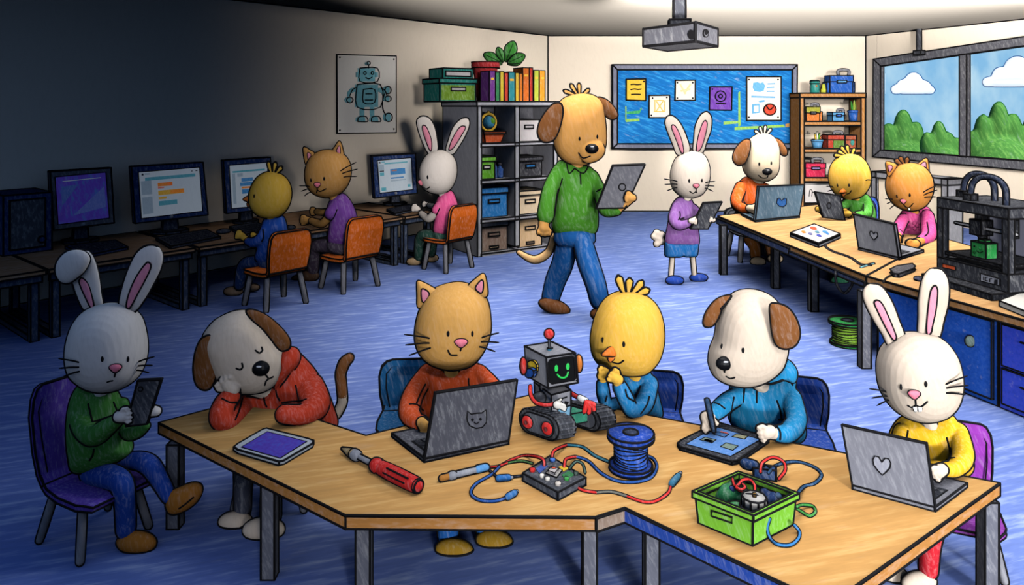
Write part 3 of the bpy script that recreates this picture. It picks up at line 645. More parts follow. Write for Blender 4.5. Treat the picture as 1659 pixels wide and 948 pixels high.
# grey framed low cabinet under the window
cf = [(1412, 277), (1535, 289)]
t = thing('low_cabinet', 'grey framed low cabinet with a pale front under the window', 'cabinet')
d0, d1 = 11.6, 10.4; pa, pb = W(1412, 278, d0), W(1535, 290, d1); uu = pb-pa; uu[2] = 0; du = nrm(uu); nv = np.array([-du[1], du[0], 0]); nv = nv if nv[1] > 0 else -nv
ht = (pa[2]+pb[2])/2
CG = mat((140, 140, 148), .15, .1, .4); base = np.array([pa[0], pa[1], 0])
part('frame', t, [(box(base, du*.09, nv*.3, (0, 0, ht)), CG), (box(base+uu-du*.09, du*.09, nv*.3, (0, 0, ht)), CG), (box(base+[0, 0, ht-.09], uu, nv*.3, (0, 0, .09)), CG)])
part('front_panel', t, [(box(base+du*.09+nv*.04, uu-du*.18, nv*.03, (0, 0, ht-.09)), mat((238, 222, 200), .08, .05, .4))])
# ================================================================ COMPUTER DESKS ALONG THE LEFT WALL
UD = np.array([.655, .755]); ND = np.array([-.755, .655]); F0 = np.array([-4.16, 6.02]); DH = .60
DT = mat((186, 142, 104), .22, .12, .5, ang=-.7, lie=True); DM = mat((64, 78, 106), .2, .1, .5)
def dbox(t0, t1, q0, q1, z0, z1): return box(v3(F0+UD*t0+ND*q0, z0), v3(UD*(t1-t0)), v3(ND*(q1-q0)), (0, 0, z1-z0))
dl = ['farthest left in the dark, holding the computer tower', 'second from the left, holding the code block monitor', 'third from the left, where chick and cat work', 'at the right end of the row, beside the cube shelf']
for i, (t0, t1) in enumerate(((-1.6, .33), (.35, 1.62), (1.66, 4.27), (4.31, 4.82))):
    t = thing('computer_desk', 'wooden computer desk '+dl[i], 'desk', 'computer desks along the left wall')
    part('desktop', t, [(dbox(t0, t1, 0, 1.38, DH-.035, DH), DT)])
    part('apron', t, [(dbox(t0+.02, t1-.02, .03, .06, DH-.1, DH-.035), DM)])
    for e in ((t0+.04, t1-.1) if i < 3 else (t0+.02, t1-.1)):
        part('leg', t, [(dbox(e, e+.06, .05, .11, 0, DH-.1), DM)]); part('leg', t, [(dbox(e, e+.06, 1.15, 1.21, 0, DH-.035), DM)])
        part('foot_rail', t, [(dbox(e, e+.06, .11, 1.15, 0, .05), DM)])
# ---------------------------------------------------------------- monitors, keyboards, tower
NVB = mat((34, 62, 120), .2, .1, .6); DKP = mat((58, 66, 86), .2, .1, .6)
def monitor(label, q, scr, d0, d1, neck, base, m, marks, sm, side=4):
    """q: four corners TL TR BR BL in px; d0, d1 depth of the left and right edge"""
    TL, TR, BR, BL = q; P = [W(*TL, d0), W(*TR, d1), W(*BR, d1), W(*BL, d0)]
    pl = Plane(P[0], P[1], P[3]); t = thing('computer_monitor', label, 'monitor', 'monitors on the computer desks')
    part('casing', t, [(pl.slab(q, -.10, 0), m)])
    def lp(u, v): return tuple((np.array(scr[0])*(1-u)+np.array(scr[1])*u)*(1-v)+(np.array(scr[3])*(1-u)+np.array(scr[2])*u)*v)
    s = part('screen', t, [(pl.slab(scr, 0, .006), sm)]+[(pl.slab([lp(*a) for a in ol], .006, .010), mm, '') for ol, mm in marks], w=1.6)
    h, n = pl.hit(*((np.array(BL)+np.array(BR))/2+[0, -4])); part('badge', t, [(ball(h, .018), flat((150, 155, 165)))], mode='')
    d = (d0+d1)/2; cb = G(base[0], base[1], DH)
    u = nrm(v3((P[1]-P[0])[:2])); v = np.array([-u[1], u[0], 0]); k = cb[1]/FOC
    bw = base[2]*k; o = [cb+u*math.cos(a)*bw+v*math.sin(a)*bw*.8+[0, 0, .001] for a in np.linspace(math.pi/8, math.pi*2+math.pi/8, 9)[:-1]]
    part('base', t, [(prism(o, (0, 0, .03)), DKP)])
    nt_ = P[3]*.5+P[2]*.5; nw = neck*k
    a = np.array([cb[0], cb[1], DH+.03]); b = np.array([cb[0], cb[1], nt_[2]+.08])
    part('neck', t, [(loft([[c+u*x*w_+v*y*.03 for x, y in ((-1, -1), (1, -1), (1, 1), (-1, 1))] for c, w_ in ((a, nw*1.1), (b, nw*.9))]), DKP)])
    return t
def B(u0, v0, u1, v1): return [(u0, v0), (u1, v0), (u1, v1), (u0, v1)]
sw = mat((200, 212, 222), .05, .03, .5, emit=.16); sv = mat((92, 70, 190), .2, .05, .4, emit=.12, tint=(70, 110, 190))
tq = mat((96, 178, 196), .1, .05, emit=.12); so = mat((240, 140, 60), .1, .05, emit=.15); sr = mat((230, 90, 60), .1, .05, emit=.15); sy = mat((232, 180, 70), .1, .05, emit=.15); sb_ = mat((70, 140, 200), .1, .05, emit=.15); sg = mat((170, 190, 205), .1, .05, emit=.12)
MD = mat((100, 100, 108), .2, .12, .6)
monitor('grey monitor with a purple screen at the dark left end of the desks', [(81, 278), (180, 272), (185, 361), (87, 373)], [(89, 287), (171, 279), (177, 353), (94, 364)], 7.2, 7.55, 10, (130, 392, 27), MD,
        [([(.1, .22), (.45, .2), (.1, .62)], mat((80, 110, 190), .1, emit=.1)), ([(.95, .3), (.95, .75), (.3, .85)], mat((100, 120, 200), .1, emit=.1)), (B(.14, .1, .9, .115), sg)], sv)
monitor('wide blue monitor showing orange, yellow and teal code blocks', [(213, 270), (329, 263), (337, 348), (219, 362)], [(224, 279), (323, 271), (328, 342), (229, 354)], 7.75, 8.2, 11, (275, 377, 29), NVB,
        [(B(.1, .13, .92, .2), tq), (B(.03, .2, .2, .5), sg), (B(.03, .55, .2, .92), sg), (B(.3, .27, .54, .35), so), (B(.46, .275, .54, .34), sr), (B(.3, .37, .4, .39), sr), (B(.3, .44, .72, .54), sy), (B(.5, .45, .72, .53), so), (B(.3, .58, .43, .63), sy), (B(.3, .67, .6, .77), tq), (B(.05, .04, .08, .08), DKP), (B(.1, .04, .18, .07), sg), (B(.86, .06, .88, .08), DKP), (B(.93, .06, .96, .08), DKP)], sw)
monitor('blue monitor partly hidden behind the chick working at the desk', [(362, 260), (438, 255), (443, 338), (367, 346)], [(371, 268), (433, 263), (436, 332), (375, 338)], 8.5, 8.8, 9, (398, 361, 20), NVB,
        [(B(.08, .14, .92, .18), tq), (B(.06, .2, .14, .9), sg), (B(.3, .32, .6, .4), sb_), (B(.26, .42, .62, .5), sb_), (B(.3, .52, .6, .56), so), (B(.3, .58, .58, .68), sb_), (B(.2, .2, .34, .28), sg)], sw)
monitor('small blue monitor in front of the pink shirted rabbit', [(603, 253), (673, 249), (676, 313), (607, 321)], [(611, 260), (666, 255.5), (669, 307), (615, 313)], 9.85, 10.1, 7, (640, 332, 19), NVB,
        [(B(.2, .1, .88, .14), tq), (B(.04, .14, .18, .3), sg), (B(.05, .32, .17, .36), DKP), (B(.05, .38, .17, .48), tq), (B(.36, .3, .8, .48), sb_), (B(.4, .33, .55, .37), so), (B(.36, .56, .74, .6), sb_), (B(.36, .64, .8, .68), sg), (B(.06, .84, .2, .94), tq), (B(.85, .82, .93, .9), tq), (B(.04, .05, .09, .1), DKP), (B(.12, .05, .22, .08), tq)], sw)
def keyboard(label, q, m, z=DH):
    P = [G(x, y, z+.03) for x, y in q]; t = thing('keyboard', label, 'keyboard', 'keyboards on the computer desks')
    part('case', t, [(prism([p-[0, 0, .029] for p in P], (0, 0, .029)), m)])
    KM = mat((24, 30, 52), .2, .05); ps = []
    def lp(u, v): return (P[0]*(1-u)+P[1]*u)*(1-v)+(P[3]*(1-u)+P[2]*u)*v
    for r in range(4):
        for c in range(9):
            u0, u1, v0_, v1_ = .06+c*.1, .145+c*.1, .12+r*.2, .27+r*.2
            ps.append((prism([lp(u0, v0_), lp(u1, v0_), lp(u1, v1_), lp(u0, v1_)], (0, 0, .008)), KM, ''))
    part('keys', t, ps, mode='')
keyboard('dark blue keyboard in front of the purple screen', [(106, 399), (187, 389), (207, 400), (142, 413)], mat((38, 58, 110), .2, .1))
keyboard('dark grey keyboard in front of the monitor with code blocks', [(253, 385), (335, 372), (357, 383), (277, 399)], DKP)
keyboard('dark keyboard in front of the small chick at the desk', [(372, 367), (418, 360), (436, 372), (392, 381)], DKP)
keyboard('dark keyboard in front of the pink shirted rabbit', [(627, 339), (663, 332), (682, 337), (640, 346)], DKP)
def mouse(label, px, py, rx, ry, z, m):
    c = G(px, py, z); k = c[1]/FOC; t = thing('computer_mouse', label, 'mouse')
    part('shell', t, [(ball(c+[0, 0, rx*k*.32], rx*k, 1, 1.25, .33), m)], mode='c'); part('wheel', t, [(ball(c+[-rx*k*.3, -rx*k*.5, rx*k*.52], rx*k*.18), INK)], mode='')
mouse('dark mouse to the right of the keyboard by the code block monitor', 362, 378, 10, 6, DH, DKP)
mouse('dark mouse on the desk between the cat and its chair', 470, 371, 8, 5, DH, DKP)
t = thing('computer_tower', 'dark computer tower at the far left end of the desks', 'computer')
c0 = G(5, 416, DH); c1 = c0+v3(UD)*.42; hh = .56
a_ = np.array([c0[0], c0[1], DH+.001]); ex = v3(UD)*.40; ey = v3(ND)*.5
part('case', t, [(box(a_, ex, ey, (0, 0, hh)), NVB)])
part('front_panel', t, [(box(a_+v3(UD)*.05-v3(ND)*.012+[0, 0, .05], v3(UD)*.29, v3(ND)*.012, (0, 0, hh-.1)), mat((82, 84, 92), .25, .15, .5))])
part('power_button', t, [(lathe(a_+v3(UD)*.31-v3(ND)*.012+[0, 0, .12], [(.03, 0), (.03, .012)], 14, axis=-v3(ND)), NVB)])
# ================================================================ CHAIRS
LEGM = mat((128, 128, 136), .18, .12, .5)
def chair(label, c, f, w_, d_, hs, ht, m, grp=None, ink=None, lean=.06, splay=.03):
    t = thing('classroom_chair', label, 'chair', grp); f = nrm([f[0], f[1], 0]); s = np.array([f[1], -f[0], 0]); c = np.array([c[0], c[1], 0]); th = .03*w_/.4
    def shell(prof):
        sec = []
        for i, (q, z, ww) in enumerate(prof):
            a = np.array(prof[max(i-1, 0)][:2]); b = np.array(prof[min(i+1, len(prof)-1)][:2]); tg = nrm(b-a); nn = np.array([-tg[1], tg[0]])
            p = c+f*q+UP*z; n3 = f*nn[0]+UP*nn[1]; hw = w_/2*ww
            sec.append([p-s*hw-n3*th/2, p+s*hw-n3*th/2, p+s*hw+n3*th/2, p-s*hw+n3*th/2])
        return loft(sec)
    h = ht-hs; b0 = -d_/2
    back = [(b0-lean, ht, .70), (b0-lean+.003, ht-.012*h/.4, .84), (b0-lean+.008, ht-.05*h/.4, .95), (b0-lean*.8, ht-.12*h/.4, 1.0), (b0-lean*.35, hs+h*.35, .98), (b0, hs+h*.12, .92), (b0+.03, hs+h*.03, .9)]
    seat = [(b0+.0, hs+h*.10, .88), (b0+.03, hs+.012, .9), (b0+.09*d_/.45, hs, .94), (0, hs-.004, 1.0), (d_/2-.04, hs, 1.0), (d_/2, hs+.002, .93), (d_/2+.025, hs-.008, .78)]
    part('backrest', t, [(shell(back), m)], ang=60, lines=[(np.array([c+f*(q+th*.55)+s*w_/2*x+UP*z for q, z, x in [(b0+.01, hs+h*.15, .76), (b0-lean*.3, hs+h*.5, .84), (b0-lean*.8, ht-h*.25, .84), (b0-lean*.93, ht-h*.12, .72), (b0-lean, ht-h*.09, .3), (b0-lean, ht-h*.09, -.3), (b0-lean*.93, ht-h*.12, -.72), (b0-lean*.8, ht-h*.25, -.84), (b0-lean*.3, hs+h*.5, -.84), (b0+.01, hs+h*.15, -.76)]]), .6)])
    part('seat', t, [(shell(seat), m)], ang=60)
    for a, b in ((-1, -1), (1, -1), (1, 1), (-1, 1)):
        top = c+f*b*(d_/2-.07)+s*a*(w_/2-.05)+UP*(hs-th/2); bt = c+f*b*(d_/2-.05+splay)+s*a*(w_/2-.04+splay)+UP*.022
        part('leg', t, [(tube([bt, top], .022*w_/.42, 10), LEGM)], mode='c')
    return t
ORC = mat((232, 110, 24), .18, .14, .5); og = 'orange chairs at the computer desks'
chair('orange chair behind the blue shirted chick, lowest in the photo', (-2.37, 7.42), (-.755, .655), .46, .44, .34, .77, ORC, og)
chair('orange chair of the purple shirted cat, middle of the three', (-1.78, 8.12), (-.755, .655), .48, .44, .34, .80, ORC, og)
chair('orange chair of the pink shirted rabbit beside the cube shelf', (-.78, 9.05), (-.755, .655), .46, .42, .36, .80, ORC, og)
PUC = mat((92, 66, 172), .18, .1, .9); BLC = mat((34, 74, 168), .2, .14, .9); BLT = mat((24, 96, 150), .2, .12, .9)
chair('purple chair in the dark left corner under the seated grey rabbit', (-1.93, 3.43), (.86, -.5), .34, .36, .25, .70, PUC, lean=.05)
chair('teal blue chair behind the orange cat at the front table', (W(690, 0, 4.1)[0], 4.02), (.12, -1), .50, .30, .28, .56, BLT, 'blue chairs at the front table', lean=.04)
chair('blue chair behind the big chick at the front table', (W(1050, 0, 4.05)[0]-.0, 4.0), (-.2, -1), .36, .30, .28, .50, BLC, 'blue chairs at the front table', lean=.04)
chair('blue chair behind the dog in the blue hoodie', (W(1282, 0, 3.85)[0], 3.85), (-.3, -1), .40, .30, .26, .53, BLC, 'blue chairs at the front table', lean=.03)
chair('bright purple chair under the rabbit in the yellow sweater', (W(1560, 0, 3.3)[0]-.03, 3.27), (-.45, -1), .30, .34, .22, .53, mat((150, 56, 172), .18, .12, .9), lean=.03)
chair('grey chair of the sleeping dog, its leg showing under the front table', (-1.19, 3.78), (0, -1), .36, .34, .26, .42, mat((120, 120, 130), .15, .1), lean=.02)
chair('dark blue chair of the green shirted chick at the back table', (W(1408, 0, 9.3)[0], 9.45), (-.3, -1), .44, .4, .34, .80, BLC, 'chairs at the back table')
chair('grey legged chair of the orange shirted dog at the back table', (W(1226, 0, 9.5)[0]-.02, 9.62), (.1, -1), .52, .46, .36, .62, mat((150, 150, 160), .1, .1, .5), 'chairs at the back table')
chair('chair of the pink shirted cat at the back table', (W(1490, 0, 8.1)[0]+.1, 8.15), (-.3, -1), .42, .36, .34, .62, BLC, 'chairs at the back table')
# ================================================================ FRONT TABLE
TH = .45
WOOD = mat((214, 160, 92), .17, .06, .35, tint=(232, 186, 118), ang=-1.3, lie=True, rough=.7); WDE = mat((190, 130, 66), .2, .1, .5, ang=-1.3, lie=True)
def P3(px, py, z=TH): return G(px, py, z)
top = [(257, 685), (407, 645), (593, 706), (868, 638), (1620, 783), (1343, 981), (1012, 823), (965, 838), (560, 835)]
tp = [P3(*q) for q in top]
ft = thing('front_table', 'large many-sided wooden table in the foreground crowded with laptops and cables', 'table')
part('tabletop', ft, [(prism([p-[0, 0, .004] for p in tp], (0, 0, .004)), WOOD), (prism([p-[0, 0, .052] for p in tp], (0, 0, .048)), WDE)])
def band(i, j, m, nm='edge_band', a=0.0, b=1.0):
    p, q = tp[i]*(1-a)+tp[j]*a, tp[i]*(1-b)+tp[j]*b; d = nrm(q-p); n = np.array([d[1], -d[0], 0]); n = n if np.dot(n, EYE-p) > 0 else -n
    part(nm, ft, [(box(p+n*.001-[0, 0, .052], q-p, n*.006, (0, 0, .05)), m)])
band(5, 6, mat((36, 72, 160), .2, .12), 'edge_band'); band(6, 7, mat((150, 128, 112), .2, .1), 'edge_band')
LG = mat((102, 104, 116), .2, .12, .8)
for px, yf in ((284, 853), (437, 934), (590, 985), (955, 968), (1055, 985), (1600, 968)):
    q = G(px, yf); hw = .028
    part('leg', ft, [(box((q[0]-hw, q[1]-hw, 0), (2*hw, 0, 0), (0, 2*hw, 0), (0, 0, TH-.052)), LG)])
# ================================================================ BACK TABLE AND CABINETS
BH = .64
BW = mat((206, 156, 100), .17, .07, .3, tint=(222, 178, 122), ang=-1.1, lie=True)
bt = thing('back_table', 'long wooden table at the right with laptops, a tablet and a printer end', 'table')
bpz = [G(x, y, BH) for x, y in ((1163, 350), (1325, 332), (1480, 372), (1520, 384), (1403, 447), (1280, 398))]
part('tabletop', bt, [(prism([p-[0, 0, .004] for p in bpz], (0, 0, .004)), BW), (prism([p-[0, 0, .055] for p in bpz], (0, 0, .05)), mat((178, 128, 78), .2, .1, .5))])
n = nrm(np.cross(bpz[0]-bpz[5], UP)); n = n if np.dot(n, EYE-bpz[0]) > 0 else -n
part('edge_band', bt, [(box(bpz[5]+n*.001-[0, 0, .09], (bpz[0]-bpz[5]), n*.012, (0, 0, .065)), mat((58, 74, 120), .2, .1, .5))])
part('edge_band', bt, [(box(bpz[4]+n*.001-[0, 0, .09], (bpz[5]-bpz[4]), n*.012, (0, 0, .04)), mat((58, 74, 120), .2, .1, .5))])
for px, yf, zt_ in ((1173, 446, BH-.055), (1258, 468, BH-.055), (1320, 506, BH-.055), (1404, 598, BH-.055)):
    q = G(px, yf); hw = .035; part('leg', bt, [(box((q[0]-hw, q[1], 0), (2*hw, 0, 0), (0, 2*hw, 0), (0, 0, zt_)), LG)])
q = G(1330, 398); part('leg', bt, [(box((q[0]-.03, q[1], 0), (.06, 0, 0), (0, .06, 0), (0, 0, BH-.055)), LG)])
wt = thing('worktop', 'wooden worktop on blue cabinets at the right, carrying the black 3D printer', 'worktop')
wpz = [G(x, y, BH) for x, y in ((1404.5, 447.5), (1521.5, 384.5), (1665, 425), (1900, 470), (1900, 586))]
part('slab', wt, [(prism([p-[0, 0, .004] for p in wpz], (0, 0, .004)), BW), (prism([p-[0, 0, .055] for p in wpz], (0, 0, .05)), mat((178, 128, 78), .2, .1, .5))])
cbm = mat((34, 96, 214), .22, .14, .5, tint=(60, 110, 215), ang=1.5); cbv = mat((56, 82, 226), .22, .12, .5, tint=(76, 88, 220), ang=1.5)
f0, f1 = wpz[0], wpz[4]; df = nrm(f1-f0); nf = np.array([-df[1], df[0], 0]); nf = nf if nf[1] > 0 else -nf
def ft_(px): k = (px-CX)/FOC; return (k*f0[1]-f0[0])/(df[0]-k*df[1])
cab = [('blue cabinet with a round grey knob under the worktop', 1412, 1606, cbm), ('blue violet drawer cabinet at the right edge under the worktop', 1609, 1790, cbv)]
for lab, x0, x1, m in cab:
    a, b_ = ft_(x0), ft_(x1); t = thing('cabinet', lab, 'cabinet', 'blue cabinets under the worktop')
    o = np.array([f0[0], f0[1], 0])+nf*.06
    part('body', t, [(box(o+df*a, df*(b_-a), nf*.55, (0, 0, BH-.057)), m)])
    pf_ = Plane(o, o+df, o+UP)
    if x0 < 1500:
        d_ = part('door', t, [(box(o+df*(a+.03)-nf*.02+[0, 0, .04], df*(b_-a-.06), nf*.02, (0, 0, BH-.12)), m)])
        h_, n_ = pf_.hit(1578, 552); part('knob', d_, [(ball(h_+n_*.035, .034, 1, .6, 1.1), mat((92, 112, 110)))], mode='c', w=2.6)
    else:
        for z0, z1 in ((.04, .27), (.29, BH-.08)):
            d_ = part('drawer', t, [(box(o+df*(a+.03)-nf*.02+[0, 0, z0], df*(b_-a-.06), nf*.02, (0, 0, z1-z0)), m)])
            mid = o+df*(a+.16)-nf*.022; part('handle', d_, [(tube([mid+UP*(z1-.08), mid+df*.25+UP*(z1-.08)], .008, 6), INK)], mode='')
# ---------------------------------------------------------------- 3D printer
pr = thing('desktop_printer', 'black 3D printer with an open frame and cable arches on the worktop', '3D printer')
BK = mat((58, 60, 68), .22, .14, .7); BKd = mat((38, 40, 48), .2, .1, .7)
q0 = G(1519, 452, BH); q1 = G(1634, 486, BH); du_ = nrm(q1-q0); PWd = np.linalg.norm(q1-q0); dv = np.array([-du_[1], du_[0], 0]); PDp = .46; z0 = BH+.001
def rb(u0, u1, v0_, v1_, z0_, z1_): return box(q0*[1, 1, 0]+du_*u0+dv*v0_+UP*z0_, du_*(u1-u0), dv*(v1_-v0_), (0, 0, z1_-z0_))
Zt = HC-(320-HY)*q0[1]/FOC; hb = .045; zc = z0+hb; zo = zc+.13; zu = Zt-.075; cw = .05
part('base_slab', pr, [(rb(-.0, PWd, -.14, PDp, z0, zc), BKd)])
part('lower_housing', pr, [(rb(0, PWd, 0, PDp, zc, zo), BK)])
for u in (0, PWd-cw):
    for v in (0, PDp-cw): part('post', pr, [(rb(u, u+cw, v, v+cw, zo, zu), BK)])
part('top_housing', pr, [(rb(0, PWd, 0, PDp, zu, Zt), BK)])
part('back_panel', pr, [(rb(cw, PWd-cw, PDp-.02, PDp, zo, zu), mat((188, 190, 214), .12, .1, .5))], mode='')
part('bed', pr, [(rb(cw+.01, PWd-cw-.01, .02, PDp-.06, zo+.03, zo+.05), BKd)])
part('bed_support', pr, [(rb(PWd/2-.08, PWd/2+.08, .1, PDp-.1, zo, zo+.03), BKd)], mode='')
part('rod', pr, [(tube([q0*[1, 1, 0]+du_*(cw)+dv*.12+UP*(zu-.12), q0*[1, 1, 0]+du_*(PWd-cw)+dv*.12+UP*(zu-.12)], .011, 8), mat((200, 200, 205)))], mode='c')
part('print_head', pr, [(rb(PWd*.45-.05, PWd*.45+.05, .07, .17, zu-.17, zu-.06), BKd), (lathe(q0*[1, 1, 0]+du_*PWd*.45+dv*.12+UP*(zu-.2), [(.008, 0), (.03, .03)], 12), BKd, 'c')])
part('head_cable', pr, [(rb(PWd*.45-.03, PWd*.45+.03, .1, .15, zu-.06, zu), BKd)])
part('rod_bracket', pr, [(rb(PWd-cw-.08, PWd-cw-.02, .1, .16, zu-.15, zu-.02), BKd)])
pfp = Plane(q0, q0+du_, q0+UP)
part('orange_label', pr, [(pfp.slab([(1528, 427), (1549, 432), (1549, 438), (1528, 433)], 0, .006), mat((240, 96, 40)))], w=1.5, label='orange strip')
dm = flat((40, 40, 46))
part('display', pr, [(pfp.slab([(1590, 443), (1621, 452), (1621, 463), (1590, 455)], 0, .008), mat((176, 178, 190)))]+[(pfp.slab(q, .008, .011), dm, '') for q in (rect(1594.5, 448, 1596, 454), rect(1597.5, 448.6, 1602, 450), rect(1597.5, 448.6, 1599, 455), rect(1597.5, 454, 1602, 455.4), rect(1604.5, 451, 1606, 457), rect(1604.5, 451, 1609, 452.3), [(1613, 453), (1618, 453), (1618, 461), (1612, 460)])], w=1.8)
for sx, a, b_, hgt in ((1, 1562, 1606, 42), (2, 1580, 1631, 48)):
    vv = (.22, .10)[sx-1]; A_ = q0*[1, 1, 0]+du_*(PWd*(.03, .33)[sx-1])+dv*vv+UP*Zt; B_ = q0*[1, 1, 0]+du_*(PWd*(.42, .76)[sx-1])+dv*(vv+.04)+UP*Zt
    part('cable_socket', pr, [(box(A_-du_*.035-dv*.03, du_*.07, dv*.06, (0, 0, .05)), BKd)])
    md = (A_+B_)/2; H_ = .19
    P = catmull([A_+UP*.05, A_*.93+B_*.07+UP*H_*.7, md*.6+A_*.4+UP*H_*.98, md*.6+B_*.4+UP*H_*.98, B_*.97+A_*.03+UP*H_*.65, B_], 6)
    part('cable_arch', pr, [(tube(P, .017, 10), mat((44, 54, 78), .2, .1))], mode='c')
t = thing('printed_robot_head', 'green printed block with a drawn face standing on the printer bed', 'block')
GB = mat((40, 150, 72), .15, .1, .8); gc = q0*[1, 1, 0]+du_*(PWd*.50)+dv*.06; zg = zo+.051
gf = box(gc-du_*.06+UP*zg, du_*.13, dv*.10, (0, 0, .115))
part('body', t, [(gf, GB)]); part('top_block', t, [(box(gc-du_*.025+dv*.03+UP*(zg+.115), du_*.06, dv*.05, (0, 0, .02)), GB)])
sf = Surf(gf, .002)
part('face', t, [(ball(gc-du_*.03-dv*.002+UP*(zg+.08), .007), INK), (ball(gc+du_*.02-dv*.002+UP*(zg+.075), .012), GB), (ball(gc-du_*.03-dv*.002+UP*(zg+.035), .012), flat((20, 90, 40)))], lines=[(np.array([gc+du_*x-dv*.003+UP*(zg+z) for x, z in ((-.01, .05), (.02, .04), (.045, .055))]), .5)], mode='')
t = thing('white_block', 'white flat slab on the worktop at the right edge', 'slab')
s_ = [G(x, y, BH+.04) for x, y in ((1619, 487), (1665, 470), (1790, 500), (1700, 520))]; part('slab', t, [(prism([p-[0, 0, .039] for p in s_], (0, 0, .039)), mat((232, 226, 216), .08, .06))])
# ---------------------------------------------------------------- laptops
def laptop(label, lid, base, z, m, dh=None, logo=(), lean=.0, thick=.016, grp='open laptops', keys=None, km=None, w=None, bt_=.018):
    """lid TL TR BR BL (px) with its lower edge on the hinge; base: user-side corner next to lid[0] or lid[1] (px)"""
    t = thing('laptop', label, 'laptop', grp); TL, TR, BR, BL = lid; zb_ = z+bt_
    hl, hr = G(*BL, zb_), G(*BR, zb_)
    tl_, tr_ = W(*TL, hl[1]+lean), W(*TR, hr[1]+lean)
    pl = Plane(hl, hr, (tl_+tr_)/2)
    L_ = part('lid', t, [(prism(pl.poly(lid), -pl.n*thick), m)], w=w)
    if logo:
        part('emblem', t, [(pl.slab(ol, .0, .002), mm, '') for ol, mm in logo if mm is not None] or [(pl.slab([lid[0]]*3, 0, 0), m, '')], lines=[(pl.line(ol, 4, .003), .55) for ol, mm in logo if mm is None]+[(pl.line(list(ol)+[ol[0]], 1, .003), .6) for ol, mm in logo if mm is not None], mode='', w=w)
    ub = G(*base[1], zb_); side = base[0]
    o_, e_ = (hl, hr) if side == 'L' else (hr, hl)
    dd = ub-o_; q = [o_, e_, e_+dd, ub]
    bp_ = prism([p-[0, 0, bt_-.001] for p in q], (0, 0, bt_-.001)); part('base', t, [(bp_, m)], w=w)
    def lp(u, v): return (q[0]*(1-u)+q[1]*u)*(1-v)+(q[3]*(1-u)+q[2]*u)*v
    kp = [(prism([lp(.08, .12), lp(.92, .12), lp(.92, .62), lp(.08, .62)], (0, 0, .0015)), INK, '')]
    for r in range(4):
        for c in range(9): kp.append((prism([lp(.1+c*.09, .14+r*.12), lp(.175+c*.09, .14+r*.12), lp(.175+c*.09, .24+r*.12), lp(.1+c*.09, .24+r*.12)], (0, 0, .004)), km or BKd, ''))
    part('keyboard', t, kp, mode='')
    sp_ = [lp(0, 0)]
    return t
LPD = mat((84, 84, 92), .2, .14, .9); LPG = mat((122, 122, 130), .16, .14, .9)
cat_ol = [(756, 676), (757, 666), (763, 671), (772, 669.5), (780, 669), (787, 664), (788, 675), (788, 684), (781, 692), (771, 694), (761, 690), (757, 683)]
laptop('dark grey laptop with a cat face on its lid on the front table', [(706, 637), (838, 616), (824, 714), (688, 743)], ('L', (635, 702)), TH, LPD,
       logo=[(cat_ol, mat((92, 92, 100))), ([(768, 684), (771, 686.5), (775, 684)], None), (oval(765, 680, 1.4, 1.4), INK), (oval(778, 679, 1.4, 1.4), INK)], lean=.05)
def heart(cx, cy, s, sk=0): return [(cx+x*s, cy+y*s+x*sk) for x, y in ((0, -.45), (.35, -.95), (.8, -.95), (1, -.5), (.9, 0), (.5, .55), (.05, 1), (-.45, .6), (-.9, .05), (-1, -.5), (-.8, -.95), (-.35, -.95))]
laptop('grey laptop with a large heart on its lid on the front table', [(1364, 689), (1501, 719), (1515, 822), (1381, 786)], ('R', (1567, 783)), TH, LPG, logo=[(heart(1429, 755, 14.5, 3), mat((150, 150, 160)))], lean=.05)
laptop('teal grey laptop with a dark blue emblem, used by the dog in orange', [(1230, 302), (1303, 299), (1295, 350), (1224, 357)], ('L', (1201, 346)), BH, mat((88, 112, 130), .18, .14, .5), logo=[([(1259, 322), (1263, 321), (1266, 325), (1270, 321), (1274, 322), (1274, 331), (1269, 335), (1262, 334), (1258, 329)], mat((24, 84, 150)))], lean=.08, thick=.03, bt_=.025)
laptop('light grey laptop with a small heart, used by the cat in pink', [(1383, 347), (1448, 363), (1456, 417), (1391, 401)], ('R', (1496, 405)), BH, mat((140, 140, 148), .15, .14, .5), logo=[(heart(1416, 382, 6.6, 1.5), mat((170, 170, 180)))], lean=.08, thick=.03, bt_=.025)
# ---------------------------------------------------------------- tablets lying on the front table
def flat_tablet(label, q, scr, z, m, sm, marks=(), th=.018, name='tablet'):
    t = thing(name, label, 'tablet'); P = [G(x, y, z+th) for x, y in q]
    part('case', t, [(prism([p-[0, 0, th-.001] for p in P], (0, 0, th-.001)), m)])
    S_ = [G(x, y, z+th) for x, y in scr]; part('screen', t, [(prism(S_, (0, 0, .0015)), sm)]+[(prism([G(x, y, z+th+.0015) for x, y in ol], (0, 0, .001)), mm, 's' if i_ else '') for ol, mm, i_ in marks], w=1.6)
    return t
def sq(a, b, rnd): return a
flat_tablet('white tablet with a purple screen lying beside the sleeping dog', [(379, 724), (385, 719), (425, 696), (432, 694), (500, 711), (508, 714), (506, 719), (460, 746), (452, 748), (386, 729)], [(391, 725), (433, 700), (497, 716), (454, 743)], TH, mat((190, 194, 200), .08, .05), mat((84, 64, 178), .25, .05, .6, emit=.05, tint=(70, 90, 190)))
tb = mat((92, 140, 206), .15, .1, .9, emit=.05); gl = mat((120, 140, 130), .2, .1); bl2 = mat((60, 110, 170), .2, .1)
